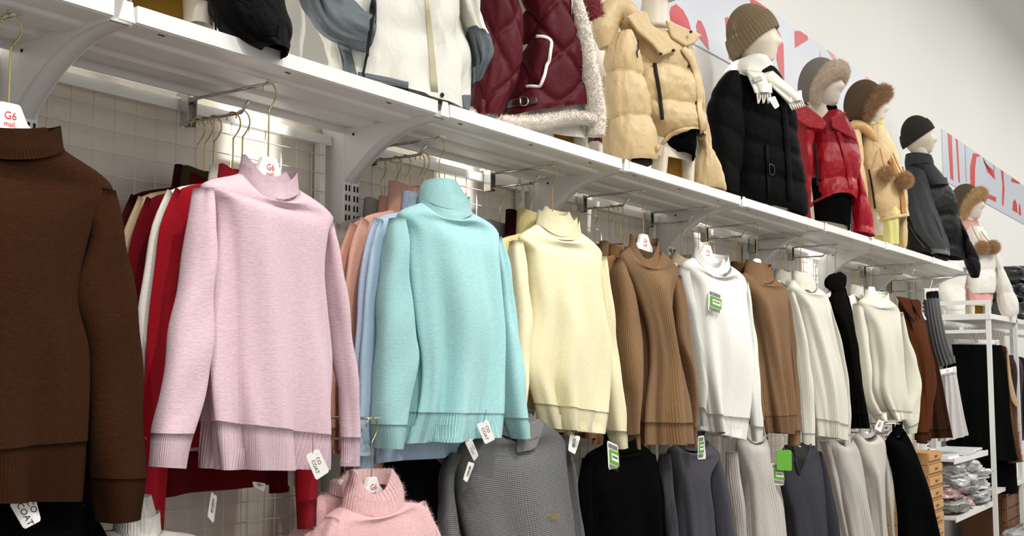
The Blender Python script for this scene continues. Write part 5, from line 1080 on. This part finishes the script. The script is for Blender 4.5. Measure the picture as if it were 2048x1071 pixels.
for row, (z, xs) in enumerate(((.6, (5.87, 6.16, 6.45)), (.675, (5.88, 6.18, 6.47)), (.745, (5.87, 6.15, 6.42)), (.81, (5.9, 6.22)))):
    for x in xs:
        m, c = ((BAGG, 'grey'), (BAGW, 'clear'), (BAGP, 'pink'), (BAGW, 'white'), (BAGG, 'smoky'))[(k*2+row) % 5]
        blob('bagged_garment', (x, -.17+.02*(k % 2), z), (.15, .15, .036), m, None, 30+k, .3, '%s bagged garment, %s of the pile on the lowest shelf' % (c, ['bottom layer', 'second layer', 'third layer', 'top layer'][row]), 'bagged garment', 'bagged garments on the lowest shelf', rz=.3*math.sin(k*2.1)); k += 1
WOODB = plain('kraft_drawer_box', '#b98a55', .7, var=.08, scale=30); WOODD = plain('kraft_drawer_front', '#c99c66', .65, var=.06, scale=30)
P0 = U(1856, 905, plane(-.28)); h = .0665; top = P0.z
for i in range(int(top/h)):
    z = top-h*(i+.5); t = thing('drawer_box', ('kraft cardboard drawer box, %s of the stack' % (ordn[i]+' from the top' if i > 0 else 'topmost' if i == 0 else 'down at the foot')), 'box', (P0.x+.14, -.15, z-h/2), 'stacked kraft drawer boxes')
    boxes('sleeve_box', [((P0.x+.14, -.15, z-.001), (.28, .252, h-.003))], WOODB, t); d = boxes('drawer_front', [((P0.x+.146, -.279, z+.009), (.272, .008, h-.026))], WOODD, t)
    e = boxes('finger_tab', [((P0.x+.15, -.285, z+.009), (.05, .006, .008))], plain('dark_kraft', '#7a5528', .7), t); e.parent = d
boxes_o = boxes('plinth', [((P0.x+.14, -.15, (top-h*int(top/h))/2), (.3, .26, top-h*int(top/h)))], WHITE); tag(boxes_o, 'low white plinth under the stack of drawer boxes', 'plinth')
WD = plain('brown_wood', '#6e4526', .55, var=.2, scale=8)
t = thing('wooden_crate', 'brown slatted wooden crate under the frame rack', 'crate', (8.0, -.14, 0)); 
for i in range(6): boxes('slat', [((8.0, -.26, .06+.085*i), (1.6, .02, .078))], WD, t)
for x in (7.22, 8.78): boxes('side_board', [((x, -.12, .29), (.02, .26, .54))], WD, t)
boxes('corner_post', [((7.24, -.262, .29), (.03, .03, .56))], WD, t)
blob('plastic_wrapped_bundle', (7.3, -.16, .66), (.3, .13, .04), BAGG, None, 88, .25, 'grey plastic packet on the frame rack lower shelf', 'bundle', 'wrapped bundles on the frame rack')
blob('plastic_wrapped_bundle', (7.2, -.4, .17), (.45, .12, .17), BAGG, None, 90, .2, 'large clear plastic bag on the floor before the crate', 'bundle', 'wrapped bundles on the frame rack')
# ================================================================ tags
def tagcard(parent, corners, pl, kind='coat', string=None, a_lift=0):
    """corners in the photo: tl, tr, br, bl"""
    P = [U(x, y, pl) for x, y in corners]; n = (P[1]-P[0]).cross(P[3]-P[0]).normalized(); n = n if n.dot(CAM-P[0]) > 0 else -n
    c = sum(P, V())/4; pts = []
    for i in range(4): # clipped corners
        a, b, d = P[i], P[(i+1) % 4], P[i-1]; pts += [a+(d-a)*.08, a+(b-a)*.08]
    t = prism('price_tag', pts, n, .0012, GREEN if kind == 'plain_green' else CARD, parent)
    down = (P[3]-P[0]); rt = (P[1]-P[0]); H, Wd = down.length, rt.length; f = n*.0009
    def loc(u, v): return P[0]+rt*u+down*v+f
    if kind == 'coat':
        s = Wd*.34
        text('tag_lettering', 'CO', loc(.66, .4), down, rt, s, INK, t); text('tag_lettering', 'COAT', loc(.3, .54), down, rt, s, INK, t); text('tag_lettering', ':', loc(.72, .14), rt, -down, s*.8, INK, t)
    elif kind == 'barcode' or kind == 'strip':
        vs, fs = [], []; v0 = .2; rg = random.Random(int(c.x*1000))
        while v0 < .75:
            w_ = rg.choice((.012, .02, .03)); q = [loc(.3, v0), loc(.62, v0), loc(.62, v0+w_), loc(.3, v0+w_)]; k_ = len(vs); vs += q; fs.append((k_, k_+1, k_+2, k_+3)); v0 += w_+rg.choice((.015, .025))
        mk('barcode', vs, fs, INK, t, smooth=False); q = [loc(.7, .3), loc(.76, .3), loc(.76, .7), loc(.7, .7)]; mk('small_print', q, [(0, 1, 2, 3)], GREYP, t, smooth=False)
    elif kind == 'green':
        def pad(name, u0, u1, v0, v1, m, k=1): q = [loc(u0, v0)+f*k, loc(u1, v0)+f*k, loc(u1, v1)+f*k, loc(u0, v1)+f*k]; return mk(name, q, [(0, 1, 2, 3)], m, t, smooth=False)
        pad('green_panel', .12, 1, .26, .74, GREEN); pad('white_label', .3, .92, .38, .62, CARD, 2)
        vs, fs = [], []
        for v0, v1, u0, u1, k2, num in ((.06, .22, .1, .92, 1, 7), (.78, .94, .1, .92, 1, 7), (.44, .52, .36, .86, 3, 9)):
            for i in range(num): u = u0+(u1-u0)*i/num; wq = (u1-u0)/num*.55; k_ = len(vs); vs += [loc(u, v0)+f*k2, loc(u+wq, v0)+f*k2, loc(u+wq, v1)+f*k2, loc(u, v1)+f*k2]; fs.append((k_, k_+1, k_+2, k_+3))
        mk('barcode', vs, fs, INK, t, smooth=False)
    if string:
        wire('tag_string', [U(x, y, pl) for x, y in string]+[loc(.5, .05)], .0006, THREAD if kind in ('coat', 'strip', 'barcode') else CARD, t, seg=5)
    return t
def tp(key, d, a=20): x, zu, zl, lu, ll = ARMS[key]; return plane(-lu-d, a, x)
tagcard(SW['pink'], [(611, 910), (637, 896), (659, 942), (632, 960)], tp('pink', .07), string=[(626, 875)])
tagcard(SW['aqua'], [(953, 848), (976, 838), (990, 878), (970, 888)], tp('aqua', .07), string=[(973, 818)])
tagcard(SW['aqua'], [(929, 882), (943, 876), (957, 910), (948, 922)], tp('aqua', .04), string=[(938, 868)])
tagcard(SW['aqua'], [(937, 922), (949, 926), (934, 964), (926, 958)], tp('aqua', .04), 'strip')
tagcard(SW['brown'], [(18, 1006), (68, 984), (82, 1040), (48, 1058)], tp('brown', .02, 0), string=[(45, 985)])
tagcard(SW['brown'], [(130, 960), (152, 948), (172, 1005), (155, 1024)], tp('brown', -.02, 0), string=[(140, 945)])
tagcard(SW['pink'], [(423, 982), (434, 992), (427, 1046), (415, 1032)], tp('pink', -.06, 0), 'barcode', [(425, 975)])
tagcard(SW['pink'], [(505, 962), (531, 966), (528, 983), (507, 972)], tp('pink', -.06, 0), 'barcode')
tagcard(SW['yellow'], [(1140, 868), (1161, 872), (1150, 908), (1136, 900)], tp('yellow', .04), 'barcode', [(1144, 860)])
tagcard(SW['white'], [(1417, 578), (1443, 588), (1441, 622), (1416, 620)], tp('white', .075, 30), 'green', [(1427, 540), (1427, 576)])
tagcard(SW['yellow'], [(1214, 880), (1236, 890), (1236, 936), (1217, 938)], tp('yellow', .06), 'green')
tagcard(SW['tan'], [(1396, 872), (1408, 870), (1412, 917), (1395, 918)], tp('tan', .03, 40), 'green')
tagcard(SW['camel'], [(1553, 899), (1583, 899), (1584, 941), (1553, 939)], tp('camel', .06, 35), 'plain_green', [(1566, 872)])
tagcard(SW['camel'], [(1542, 925), (1566, 928), (1568, 970), (1546, 968)], tp('camel', .04, 35), 'green')
tagcard(SW['rib'], [(1757, 838), (1768, 842), (1762, 864), (1749, 856)], tp('rib', .06), 'barcode', [(1760, 828)])
tagcard(sc, [(1536, 196), (1550, 192), (1559, 212), (1550, 218)], fwd(mplane(1530, 400, -.14, 38), .15), string=[(1540, 182)])
